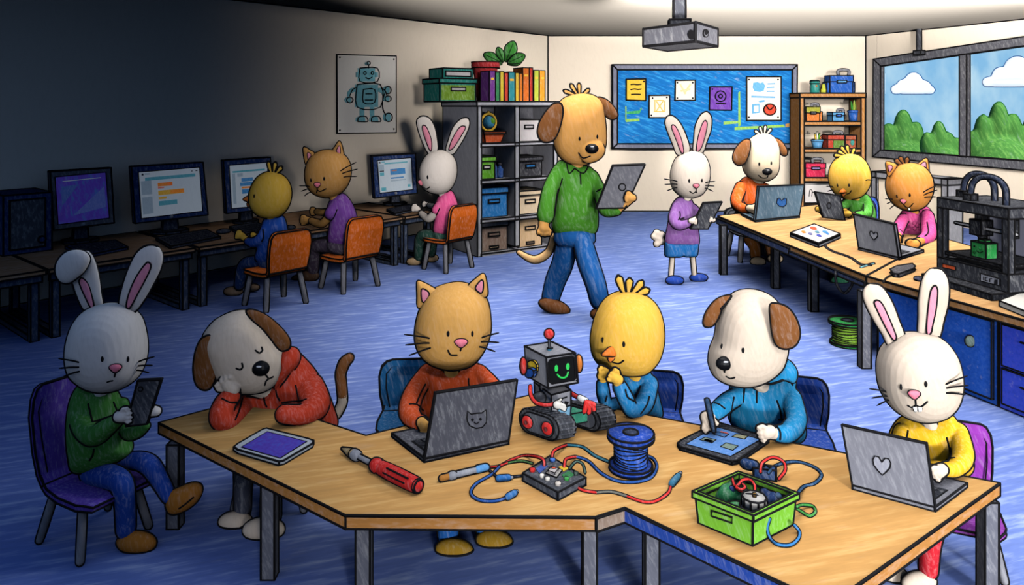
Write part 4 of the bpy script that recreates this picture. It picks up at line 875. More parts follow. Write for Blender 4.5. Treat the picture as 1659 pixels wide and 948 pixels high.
flat_tablet('black tablet with a blue drawing app screen under the hooded dog\'s pen', [(1098, 718), (1104, 713), (1157, 687), (1166, 685), (1240, 708), (1245, 712), (1195, 746), (1186, 748), (1102, 724)], [(1111, 720), (1160, 692), (1232, 713), (1184, 740)], TH, mat((50, 52, 60), .2, .1), tb,
            [([(1134, 713), (1142, 709), (1160, 713), (1153, 718)], gl, 1), ([(1137, 716.5), (1143, 711), (1156, 714), (1151, 718)], bl2, 0), ([(1156, 704), (1163, 700), (1181, 704), (1174, 709)], bl2, 1), ([(1186, 708), (1193, 703.5), (1212, 707), (1206, 712)], mat((150, 150, 120)), 1), ([(1167, 724), (1176, 718), (1196, 723), (1187, 730)], gl, 1), ([(1166, 700), (1168, 699), (1180, 702), (1179, 703)], sr, 0)], th=.016)
# ---------------------------------------------------------------- screwdriver and soldering iron
def axis_pts(a, b, z, fr): A_, B_ = G(*a, z), G(*b, z); return [A_*(1-t)+B_*t for t in fr]
t = thing('screwdriver', 'red handled screwdriver with a wedge tip lying on the front table', 'screwdriver')
A_, B_ = G(555, 727, TH+.02), G(674, 786, TH+.03); dx = B_-A_
def al(f): return A_+dx*f
RD = mat((206, 40, 36), .15, .1); STL = mat((140, 142, 150), .15, .1); TIP = mat((164, 140, 96), .2, .1)
k = 3.1/FOC
part('tip', t, [(tube([al(0), al(.06), al(.16), al(.19)], [2*k, 4.5*k, 8.5*k, 8.2*k], 12), TIP)], mode='c')
part('tip_socket', t, [(tube([al(.17), al(.21)], 8.8*k, 12), STL)], mode='c')
part('shaft', t, [(tube([al(.2), al(.5)], 4.2*k, 10), STL)], mode='c')
part('collar', t, [(tube([al(.485), al(.52)], 11.5*k, 14), RD)], mode='c')
hd_ = tube([al(.52), al(.56), al(.7), al(.95), al(1.0)], [9*k, 11*k, 12*k, 11.5*k, 11*k], 16); sf = Surf(hd_, .002)
part('handle', t, [(hd_, RD)], mode='c', lines=[(sf.line([(627, 759), (645, 768), (661, 776)]), .9), (sf.line([(621, 766), (640, 776), (655, 783)]), .7)])
part('end_cap', t, [(lathe(al(1.01), [(9.5*k, 0), (9.5*k, .012)], 16, axis=dx), RD, 'cs'), (ball(al(1.03), 3*k), INK, '')], mode='c')
t = thing('soldering_iron', 'small grey tube with a brass tip and blue cap lying on the front table', 'soldering iron')
A_, B_ = G(716, 775, TH+.014), G(789, 757, TH+.014); dx = B_-A_
part('brass_tip', t, [(tube([al(0), al(.18)], 5*k, 10), mat((176, 116, 50)))], mode='c'); part('collar', t, [(tube([al(.19), al(.25)], 6.5*k, 10), STL)], mode='c')
part('barrel', t, [(tube([al(.25), al(.76)], 4.8*k, 10), mat((150, 152, 160)))], mode='c'); part('cap', t, [(tube([al(.78), al(.97)], 6*k, 10), mat((90, 150, 205)))], mode='c')
# ---------------------------------------------------------------- circuit box, plugs and cables
CBX = mat((74, 76, 84), .2, .12); t = thing('circuit_box', 'dark square circuit box with coloured switches and chips on the front table', 'circuit box')
q = [(891, 739), (949, 774), (904, 798), (847, 767)]; th = .032; P = [G(x, y, TH+th) for x, y in q]
part('case', t, [(prism([p-[0, 0, th-.001] for p in P], (0, 0, th-.001)), CBX)])
def on(px, py): return G(px, py, TH+th)
ez = lambda pts, m, h=.004: (prism([on(*p) for p in pts], (0, 0, h)), m)
part('chip_board', t, [ez([(884, 768), (893, 757), (911, 763), (902, 775)], mat((170, 165, 160)))], w=1.6); part('chip', t, [ez([(888, 767), (894, 760), (905, 764), (899, 771)], mat((190, 180, 178)), .012), (ball(on(897, 763)+[0, 0, .012], .006, 1.6, 1, .4), sr)], w=1.6)
part('blue_pad', t, [ez([(868, 761), (880, 752), (888, 756), (874, 768)], mat((58, 84, 160)))], mode='')
part('green_pad', t, [ez([(910, 771), (922, 764), (930, 770), (918, 779)], mat((50, 120, 70)))], mode=''); part('yellow_pad', t, [ez([(905, 758), (913, 755), (921, 760), (913, 765)], mat((220, 180, 50)))], mode='')
for x, y, c3, r, lb_ in ((862.5, 763.5, (206, 40, 36), .012, 'red button'), (895, 747.5, (50, 100, 180), .012, 'blue button'), (933, 769.5, (40, 60, 50), .010, 'dark button'), (904, 786, (200, 190, 180), .012, 'pale button'), (918, 778, (60, 150, 70), .010, 'green button'), (887, 778, (220, 215, 205), .010, 'white button'), (878, 773, (220, 215, 205), .010, 'white button')):
    part('button', t, [(lathe(on(x, y), [(r, 0), (r, .010), (r*.7, .013)], 12), mat(c3))], mode='c', w=1.6, label=lb_)
def cable(label, segs, name='cable', cat='cable', r=2.0, z=TH, grp='loose cables on the front table', plug=None, end=None):
    """segs: list of (points, colour); points (px, py) lie on the level z; (px, py, lift) rise above it"""
    t = thing(name, label, cat, grp)
    for pts, c3 in segs:
        P = []
        for p in pts:
            zz = z+.006+(p[2] if len(p) > 2 else 0); P.append(G(p[0], p[1], zz))
        P = catmull(P, 6); y = np.mean([p[1] for p in P]); part('wire', t, [(tube(P, r*y/FOC, 8), mat(c3, .15, .05))], mode='c', w=2.1)
    if plug:
        (x0, y0), (x1, y1), c3 = plug; a, b_ = G(x0, y0, z+.012), G(x1, y1, z+.012); y = a[1]
        part('plug', t, [(tube([a, a*.2+b_*.8], 5.2*y/FOC, 8), mat(c3))], mode='c', w=2.4)
        part('plug_pin', t, [(tube([a*.2+b_*.8, b_+(b_-a)*.12], 2.6*y/FOC, 8), STL)], mode='c', w=2)
    return t
RDC = (214, 44, 40); BLW = (36, 84, 160); TLW = (40, 110, 130); GRW = (60, 140, 60)
cable('red and blue cable curling left from the circuit box to a blue plug', [([(882, 755, .03), (878, 743, .05), (852, 738), (827, 746), (809, 756)], RDC), ([(809, 756), (796, 769), (771, 784), (763, 799), (776, 810), (801, 812), (822, 806)], BLW)], plug=((823, 805), (836, 797), (50, 110, 170)))
cable('red and green lead from the circuit box to the soldering iron', [([(789, 757), (805, 756), (822, 750)], RDC), ([(822, 750), (845, 747), (862, 751)], (70, 120, 60))], r=1.6)
cable('short black lead with a round blue jack left of the circuit box', [([(793, 762), (802, 770), (808, 775)], (40, 44, 60)), ([(828, 773), (846, 771)], (40, 44, 60))], r=1.4, plug=((808, 775), (827, 773.5), (40, 104, 170)))
cable('red and blue wire arching from the circuit box behind to the blue spool', [([(895, 747, .03), (897, 731, .03), (918, 721)], RDC), ([(918, 721), (943, 724), (963, 738), (988, 749)], TLW)])
cable('red and blue wire swinging in front of the blue spool', [([(914, 757, .03), (917, 744, .03), (933, 740)], RDC), ([(933, 740), (953, 747), (973, 766), (999, 779), (1029, 781), (1054, 774), (1064, 757), (1059, 744), (1046, 738)], BLW)])
cable('short dark green wire loop on the right corner of the circuit box', [([(923, 759, .032), (933, 748, .04), (944, 752, .03), (948, 766, .02)], (60, 90, 80))], r=1.6)
cable('long red and grey cable ending in a blue plug right of the spool', [([(930, 784), (943, 794), (966, 798)], RDC), ([(966, 798), (991, 797), (1016, 804)], (110, 110, 100)), ([(1016, 804), (1042, 813), (1062, 812), (1082, 799), (1087, 786)], RDC)], plug=((1088, 784), (1101, 768), (60, 120, 150)))
def spool(label, px, yb, z, r0, rc, h, m, mw, w=None):
    c = G(px, yb, z); t = thing('wire_spool', label, 'spool'); k = 1
    part('bottom_disc', t, [(lathe(c, [(r0*.93, .001), (r0*.93, .022)], 36), m)], mode='cs', w=w)
    part('top_disc', t, [(lathe(c, [(r0, h-.022), (r0, h)], 36), m)], mode='cs', w=w)
    n_ = 8; pr_ = [(rc, .022)]
    for i in range(n_):
        z0_ = .022+(h-.044)*i/n_; z1_ = .022+(h-.044)*(i+1)/n_; pr_ += [(rc, z0_), (rc*1.07, (z0_+z1_)/2), (rc, z1_)]
    g_ = lathe(c, pr_, 36)
    rings = [(np.array([c+[rc*1.03*math.cos(a), rc*1.03*math.sin(a), .022+(h-.044)*(i+.5)/n_+.004*math.sin(a*2+i)] for a in np.linspace(0, 2*math.pi, 30)]), .7) for i in range(n_)]
    part('wire_winding', t, [(g_, mw)], lines=rings, mode='c', w=w)
    part('hub_hole', t, [(lathe(c, [(r0*.32, h), (r0*.32, h+.003)], 24), mat((50, 60, 84)))], mode='cs', w=w)
spool('blue spool of blue wire standing on the front table', 1022, 760, TH, .098, .066, .155, mat((28, 70, 168), .2, .14), mat((40, 90, 190), .2, .14))
spool('green spool of green wire standing on the floor by the cabinets', 1373, 558, 0, .145, .11, .20, mat((30, 140, 62), .2, .14, .7), mat((140, 190, 50), .2, .14, .7))
# ---------------------------------------------------------------- green bin of parts
GN = mat((124, 190, 50), .18, .1); gd = TH+.105
bt4 = [G(1219.5, 886, TH), G(1286, 851, TH)]; 
k0 = G(1130, 848, TH); near = bt4[0]; right = bt4[1]; left = k0; far = left+right-near
ctr = (left+right)/2; cor = [near, right, far, left]
t = thing('parts_bin', 'open lime green bin full of motors and wires on the front table', 'bin')
Hb = .118
def ringz(s, z): return [ctr*[1, 1, 0]+(c-ctr)*s*[1, 1, 0]+UP*z for c in cor]
def wall4(s0, s1, z0_, z1_, s2=None, s3=None):
    o0, o1 = ringz(s0, z0_), ringz(s1, z1_); i0, i1 = ringz(s2 or s0*.94, z0_), ringz(s3 or s1*.94, z1_); V = o0+o1+i1+i0; F = []
    for a, b_ in ((0, 4), (4, 8), (8, 12), (12, 0)):
        for j in range(4): F.append((a+j, a+(j+1) % 4, b_+(j+1) % 4, b_+j))
    return vf(V, F)
body = wall4(.98, 1.04, TH+.001, TH+Hb-.02)
sfb = Surf(body, .003)
part('body', t, [(body, GN)], lines=[(sfb.line([(1154, 827), (1187, 838), (1186.5, 847), (1153.5, 836), (1154, 827)], 1), .8)])
part('floor', t, [(prism(ringz(.93, TH+.002), (0, 0, .006)), GN)], mode='')
part('rim', t, [(wall4(1.11, 1.11, TH+Hb-.022, TH+Hb, .985, .985), GN)])
def bpnt(px, py, z): return G(px, py, z)
zi = TH+.06
gt = thing('motor', 'round grey motor standing in the lime green bin', 'motor')
mc = bpnt(1222, 817, TH+.10); mc[2] = 0
part('shell', gt, [(lathe(mc+UP*(TH+.009), [(.05, 0), (.05, .082)], 24), mat((96, 110, 170), .2, .1))], mode='cs'); part('cap', gt, [(lathe(mc+UP*(TH+.091), [(.043, 0), (.043, .036)], 10), mat((190, 186, 180)))], mode='cs', ang=25); part('shaft', gt, [(lathe(mc+UP*(TH+.127), [(.007, 0), (.007, .012)], 10), mat((200, 150, 50)))], mode='cs', w=1.6)
def junk(label, px, py, r, c3, name, bits):
    c = bpnt(px, py, TH+.07); c[2] = TH+.045+r*.6; tt = thing(name, label, 'part', 'parts in the green bin'); ps = [ball(c+np.array(b_)*r, r*s_, 1.2, 1, .8, 12, 8) for b_, s_ in bits]
    ps = [(np.stack([p[0][:, 0], p[0][:, 1], np.maximum(p[0][:, 2], TH+.0085)], 1), p[1]) for p in ps]
    part('body', tt, [(fuse(ps, .004, 2), mat(c3, .25, .1))], mode='c'); return tt, c
tt, c = junk('dark green lumpy gearbox in the left corner of the green bin', 1180, 802, .046, (36, 116, 70), 'gearbox', [((0, 0, 0), 1), ((-1.1, .3, -.1), .7), ((.9, -.6, .2), .7), ((.2, .9, .3), .6)])
part('knob', tt, [(ball(c+[.01, -.02, .03], .012), mat((40, 60, 110)))], mode='c', w=2)
tt, c = junk('small green circuit lump at the front of the green bin', 1192, 822, .030, (40, 130, 66), 'gearbox', [((0, 0, 0), 1), ((.9, .2, .1), .7), ((-.9, -.2, 0), .6)])
tt, c = junk('dark blue motor lump in the right corner of the green bin', 1258, 808, .040, (40, 66, 116), 'motor', [((0, 0, 0), 1), ((.8, .5, .2), .7), ((-.6, .6, .4), .6)])
part('cap', tt, [(ball(c+[0, -.02, .02], .014), mat((50, 90, 130)))], mode='c', w=2)
tt = thing('yellow_gear', 'yellow gear edge beside the round grey motor in the green bin', 'gear', 'parts in the green bin'); gc_ = bpnt(1203, 826, TH+.06); gc_[2] = TH+.06
part('disc', tt, [(lathe(gc_, [(.024, 0), (.024, .02)], 14), mat((226, 180, 40)))], mode='cs', ang=20, w=2); part('hub', tt, [(lathe(gc_, [(.008, .02), (.008, .028)], 10), STL)], mode='c', w=1.5)
def wire3(label, pts, c3, r=2.0, name='wire', grp='wires in and around the green bin'):
    tt = thing(name, label, 'wire', grp); P = catmull([G(p[0], p[1], p[2]) for p in pts], 6); part('strand', tt, [(tube(P, r*2.8/FOC, 8), mat(c3, .15, .05))], mode='c', w=2.1); return tt
zr = TH+.12
wire3('red wires tangled over the gearbox in the green bin', [(1187, 776, zr), (1190, 786, zr), (1200, 793, zr), (1207, 789, zr), (1200, 783, zr), (1193, 790, zr), (1204, 798, zr-.02)], RDC)
wire3('red wire arching down to the top of the round grey motor', [(1196, 786, zr), (1203, 778, zr+.01), (1214, 777, zr+.01), (1222, 785, zr+.01), (1223, 796, zr)], RDC)
wire3('green wire loop at the right side of the green bin', [(1291, 821, TH+.05), (1300, 818, TH+.02), (1316, 820, TH+.006), (1321, 829, TH+.006), (1312, 836, TH+.006), (1300, 830, TH+.01), (1291, 824, TH+.04)], GRW)
wire3('blue wire loop hanging in front of the right side of the green bin', [(1247, 841, TH+.07), (1243, 856, TH+.04), (1248, 872, TH+.008), (1260, 882, TH+.007), (1280, 883, TH+.007), (1293, 873, TH+.007), (1295, 861, TH+.007), (1287, 851, TH+.03)], (50, 120, 180))
tt = thing('connector_block', 'dark blue connector block behind the green bin', 'connector', 'parts behind the green bin')
cb_ = G(1229, 772, TH); kx = cb_[1]/FOC; DB = mat((30, 62, 110), .25, .1)
part('block', tt, [(box(cb_+[-.028, -.02, .001], (.085, -.025, 0), (.012, .035, 0), (0, 0, .045)), DB)]); part('socket', tt, [(tube([cb_+[-.05, .02, .045], cb_+[-.02, .0, .045]], .02, 12), DB)], mode='c')
for i in range(3): part('socket', tt, [(lathe(cb_+[-.012+i*.026, -.004-i*.006, .046], [(.009, 0), (.009, .006)], 10), INK)], mode='')
cable('red wire ring standing on the connector block behind the bin', [([(1232, 765, .05), (1235, 750, .06), (1252, 741, .06), (1269, 748, .05), (1272, 762, .03), (1262, 776, .004)], RDC)])
cable('dark blue cable looping right behind the green bin', [([(1245, 766, .05), (1258, 754, .02), (1288, 748), (1317, 756), (1331, 769), (1320, 783), (1303, 788), (1294, 797, .03)], (30, 72, 110))])
# ---------------------------------------------------------------- things on the back table
t = thing('game_box', 'flat white box with coloured shapes on its lid on the back table', 'box')
q = [(1319, 363), (1361, 379), (1326, 394), (1281, 377)]; P = [G(x, y, BH+.045) for x, y in q]
part('body', t, [(prism([p-[0, 0, .044] for p in P], (0, 0, .03)), mat((170, 172, 182), .1, .08, .5))]); part('lid', t, [(prism([p-[0, 0, .014] for p in P], (0, 0, .014)), mat((216, 210, 205), .08, .06, .5))])
part('shapes', t, [(prism([G(x, y, BH+.046) for x, y in oval(cx, cy, rx, ry, 15, 8)], (0, 0, .003)), mat(c3), '') for cx, cy, rx, ry, c3 in ((1302, 376, 4, 2, (226, 130, 50)), (1318, 370, 6, 2.6, (226, 84, 50)), (1313, 379, 4, 2, (110, 110, 150)), (1324, 376, 4, 2, (90, 140, 160)), (1337, 376, 5, 2, (70, 140, 200)), (1327, 382, 4.5, 1.8, (60, 70, 170)), (1341, 379, 3, 1.5, (60, 130, 200)))], mode='')
gback = 'cables on the back table'
cable('black cable from the white box hanging in a loop over the table edge', [([(1337, 392), (1338, 400), (1350, 408), (1368, 414), (1382, 420), (1395, 429), (1410, 430)], (36, 38, 48))], r=1.4, z=BH, grp=gback)
def hang(label, pts, c3=(36, 38, 48)):
    tt = thing('cable', label, 'cable', gback); P = catmull([W(*p) for p in pts], 6); part('wire', tt, [(tube(P, 1.4*6.3/FOC, 8), mat(c3))], mode='c', w=1.4)
hang('black cable loop hanging below the back table edge above the green shoes', [(1374, 415, 7.0), (1362, 423, 6.6), (1354, 440, 6.3), (1356, 462, 6.3), (1368, 475, 6.3), (1380, 462, 6.3), (1384, 440, 6.3), (1392, 428, 6.35), (1384, 416, 6.8), (1374, 415, 7.0)])
cable('pale tipped thin cable beside the black loop', [([(1395, 433), (1408, 429), (1416, 427)], (120, 180, 190))], r=1.5, z=BH, grp=gback)
t = thing('power_adapter', 'flat dark adapter lying on the worktop left of the printer', 'adapter')
P = [G(x, y, BH+.03) for x, y in ((1442, 436), (1452, 431), (1478, 427), (1483, 431), (1480, 435), (1456, 444), (1448, 443))]; part('body', t, [(prism([p-[0, 0, .029] for p in P], (0, 0, .029)), mat((72, 70, 76)))])
part('lead', t, [(tube(catmull([G(1449, 443, BH+.01), G(1436, 450, BH+.01), G(1431, 458, BH+.01)], 5), .007, 6), INK)], mode='')
mouse('dark mouse on the worktop behind the rabbit ear', 1491, 455, 9, 6, BH, mat((60, 62, 84)))
# ================================================================ TOY ROBOT
rbt = thing('toy_robot', 'grey tracked toy robot with a smiling green screen face and red antenna', 'robot')
RG = mat((148, 148, 154), .14, .1); RGd = mat((70, 72, 80), .18, .1); RR = mat((214, 44, 40)); RBK = flat((18, 20, 22), .4); d = 3.5
HF = [W(885, 579, 3.46), W(932, 572, 3.42), W(936.5, 620, 3.42), W(888, 629, 3.46)]; bkv = W(850, 575, 3.62)-HF[0]
hd = prism([HF[0], HF[1], HF[2], HF[3]], bkv*[1, 1, 0]+[0, 0, 0])
part('head', rbt, [(hd, RG)], w=3.6)
ph = Plane(HF[0], HF[1], HF[3]); psd = Plane(HF[0], HF[3], HF[0]+bkv*[1, 1, 0])
scr = part('face_screen', rbt, [(ph.slab([(892, 583), (927, 577), (931, 580), (933, 612), (930, 615), (895, 621), (891, 618), (889.5, 587)], 0, .006), RBK)], w=3)
fg_ = mat((40, 190, 80), emit=.4)
for px in (902, 920.5): part('screen_eye', scr, [(ph.slab(oval(px, 596-(px-902)*.16, 2.8, 5.5), .006, .009), fg_)], mode='')
part('screen_smile', scr, [(tube(ph.line([(904, 606), (908, 610), (914, 611), (919, 608), (921, 602)], 4, .009), .004, 6), fg_)], mode='')
part('side_dial', rbt, [(psd.slab(oval(864, 595, 9, 12), 0, .012), mat((238, 200, 40)))], w=2.4, label='yellow ring dial'); part('side_knob', rbt, [(psd.slab(oval(866, 602.5, 7.5, 8), .012, .03), mat((36, 96, 190)))], w=2.4, label='blue knob')
for x, y, dd in ((848, 593, 3.56), (938, 589, 3.5)): part('ear_cap', rbt, [(ball(W(x, y, dd), .034, .45, 1, 1.15), mat((206, 48, 40)) if x < 900 else mat((226, 130, 50)))], mode='c')
for x, y in ((887.5, 625), (934, 617), (930, 575)):
    h_, n_ = ph.hit(x, y); part('rivet', rbt, [(ball(h_, .004), INK)], mode='')
ab = W(891, 569, 3.52); part('antenna_base', rbt, [(lathe(ab-[0, 0, .005], [(.013, 0), (.013, .02)], 12), mat((50, 120, 150)))], mode='cs', w=2.2)
part('antenna_rod', rbt, [(tube([ab, W(889.5, 548, 3.52)], .0045, 8), RGd)], mode='c', w=2); part('antenna_ball', rbt, [(ball(W(889.6, 541, 3.52), .0225), RR)], mode='c')
part('neck', rbt, [(tube([W(880, 640, 3.55), W(880, 624, 3.55)], .014, 8), RGd), (tube([W(917, 636, 3.52), W(917, 620, 3.52)], .014, 8), RGd), (tube([W(901, 638, 3.52), W(901, 620, 3.52)], .012, 8), mat((200, 140, 90)))], mode='c', w=2.2)
TB = [W(893, 640, 3.46), W(925, 632, 3.44), W(925, 662, 3.44), W(894, 670, 3.46)]
part('torso', rbt, [(prism(TB, (-.075, .16, 0)), RG)], w=3); ptb = Plane(TB[0], TB[1], TB[3])
part('chest_marks', rbt, [(ptb.slab(q_, 0, .004), INK, '') for q_ in ([(900, 648), (906, 646), (906, 647.5), (900, 649.5)], [(909, 645), (919, 642), (919, 644), (909, 647)], [(915, 650), (922, 651), (919, 656), (914, 654)])], lines=[(ptb.line(q_, 2, .003), .5) for q_ in ([(899, 655), (905, 650), (908, 654)], [(897, 661), (903, 658)])], mode='')
part('waist', rbt, [(prism([W(904, 662, 3.45), W(925, 657, 3.43), W(924, 676, 3.43), W(904, 680, 3.45)], (0, .1, 0)), mat((120, 170, 200)))], w=2.2)
TK = mat((58, 60, 66), .2, .1)
def track(c0_, c1_, r, wv, nm='track'):
    c0_, c1_ = np.array(c0_), np.array(c1_); dx_ = nrm(c1_-c0_); P = []
    for i in range(9): a = math.pi/2+math.pi*i/8; P.append(c0_+dx_*r*math.cos(a)+UP*r*math.sin(a))
    for i in range(9): a = -math.pi/2+math.pi*i/8; P.append(c1_+dx_*r*math.cos(a)+UP*r*math.sin(a))
    t_ = part(nm, rbt, [(prism(P, wv), TK)], ang=50, w=2.8)
    ins = [c0_*.0+p*1.0 for p in P]
    cc = (c0_+c1_)/2; n_ = np.array([dx_[1], -dx_[0], 0]); n_ = n_ if n_[1] < 0 else -n_
    part('track_side', t_, [(prism([cc+(p-cc)*.78+n_*.0005 for p in P], n_*.006), mat((84, 86, 94)))], ang=50, w=1.8)
    treads = []
    for i in range(len(P)):
        p, q_ = P[i], P[(i+1) % len(P)]; L_ = np.linalg.norm(q_-p); m_ = max(1, int(L_/.022))
        for j in range(m_):
            x = p+(q_-p)*(j+.5)/m_; o_ = nrm(x-(c0_+dx_*np.clip(np.dot(x-c0_, dx_), 0, np.dot(c1_-c0_, dx_)))); treads.append((box(x-dx_*.0035 if abs(o_[2]) > .7 else x-UP*.0035, np.cross(nrm(wv), o_)*.008, wv, o_*.005), RGd, ''))
    part('treads', t_, treads, mode='')
    return n_
a0 = G(857, 692, TH+.048); 
L0 = np.array([W(0, 0, 1)[0], 0, 0])
tz = TH+.046
tz = TH+.060
c0_ = W(857, 0, 3.49); c0_[2] = tz; c1_ = W(889, 0, 3.42); c1_[2] = tz
wv = np.array([.080, .032, 0])
n_ = track(c0_, c1_, .058, wv)
for px, cc in ((0, c0_+[0, 0, 0]), (1, c1_+[0, 0, 0])):
    w_ = part('wheel', rbt, [(lathe(cc+n_*.008, [(.029, 0), (.029, .010), (.022, .014)], 20, axis=n_), RR)], mode='c', w=1.8); part('hub', w_, [(lathe(cc+n_*.02, [(.010, 0), (.010, .006)], 12, axis=n_), mat((110, 30, 30)))], mode='', w=1.8)
off = np.array([.205, .085, 0]); track(c0_+off, c1_+off, .052, wv*.95)
part('chassis', rbt, [(box(c0_+wv*.98+nrm(c1_-c0_)*.02-UP*.012, off-wv, (c1_-c0_)*.7, (0, 0, .05)), mat((60, 150, 120), .2, .1))], w=2.4)
wl = mat((230, 225, 215))
part('arm', rbt, [(tube(catmull([W(859, 626, 3.5), W(860, 640, 3.46), W(868, 652, 3.42), W(882, 656, 3.38), W(896, 655, 3.36)], 5), .008, 10), RR)], mode='c', w=2.2, label='red left arm hose')
part('shoulder', rbt, [(ball(W(874, 645, 3.5), .03, 1, 1, .9), RGd)], mode='c', w=2.4)
hp = W(904, 656, 3.34)
part('hand', rbt, [(fuse([ball(hp, .02, 1.1, .8, .9, 12, 8)]+[tube([hp+[.008, -.006, dz*.8], hp+[.026+a_, -.012, dz-.008]], .0065, 8) for dz, a_ in ((.010, .003), (.0, .006), (-.010, .003))]+[tube([hp+[-.002, 0, .012], hp+[.012, -.008, .026]], .006, 8)], .0022, 2), wl)], mode='c', w=2)
part('arm', rbt, [(tube(catmull([W(925, 637, 3.48), W(935, 643, 3.44), W(944, 648, 3.4)], 5), .009, 10), RR)], mode='c', w=2.2, label='red right arm')
part('cuff', rbt, [(tube([W(940, 645, 3.4), W(949, 650, 3.37)], .014, 12), mat((230, 228, 222)))], mode='c', w=2)
cp = W(950, 652, 3.36)
for dx__, dz_ in ((-.012, -.045), (.008, -.05), (.03, -.035), (.03, -.012)): part('claw', rbt, [(tube(catmull([cp, cp+[dx__*.9+.006, -.004, dz_*.55], cp+[dx__, -.008, dz_]], 4), [.011]*4+[.010]*4+[.004], 10), RR)], mode='c', w=1.8)
part('hip', rbt, [(box(c0_+wv*.9+[.0, .03, .01], (.1, .03, 0), (-.02, .05, 0), (0, 0, .05)), RGd)], w=2.4)
# ================================================================ THE ANIMAL PUPILS
CREAM = (224, 205, 184); WHITE_F = (246, 234, 220); CATO = (226, 168, 88); CHK = (238, 184, 70); BROWN = (132, 82, 40); PINK = (242, 150, 172); NOSEP = (244, 130, 150)
def msc(d): return 1.0 if d < 4.5 else .5
def F(c3, d, a=.10, s=.05): return mat(c3, a, s, msc(d), ang=.25)
def hand(px, py, d, r, ang, curl=.5, side=1, spread=.5, L=1.0, dy=0):
    """palm, four unequal fingers and a thumb; r = palm radius in px, ang = pointing direction in the picture (deg, 0 right, 90 down)"""
    a = math.radians(ang); u = np.array([math.cos(a), math.sin(a)]); v = np.array([-u[1], u[0]])*side; k = d/FOC; c = np.array([px, py], float)
    def P(q, dz=0.0): w_ = W(q[0], q[1], d); w_[1] -= dz*k; return w_
    out = [tube([P(c-u*r*.35), P(c+u*r*.15)], [r*.72*k, r*.78*k], 12)]
    for i, ln in enumerate((.85, 1.0, .95, .75)):
        o = c+v*(i-1.5)*spread*r+u*r*.45
        m_ = o+u*r*.5*ln*L; e = o+u*r*(.5+.45*(1-curl*.6))*ln*L
        out.append(tube([P(o, r*.1), P(m_, r*.35), P(e, r*(.35-curl*.5))], [r*.235*k, r*.25*k, r*.2*k], 9))
    t0 = c-v*r*.55+u*r*.0; t1 = c-v*r*1.0+u*r*.45; t2 = c-v*r*1.0+u*r*.95
    out.append(tube([P(t0, r*.2), P(t1, r*.35), P(t2, r*.35)], [r*.28*k, r*.26*k, r*.2*k], 9))
    return out
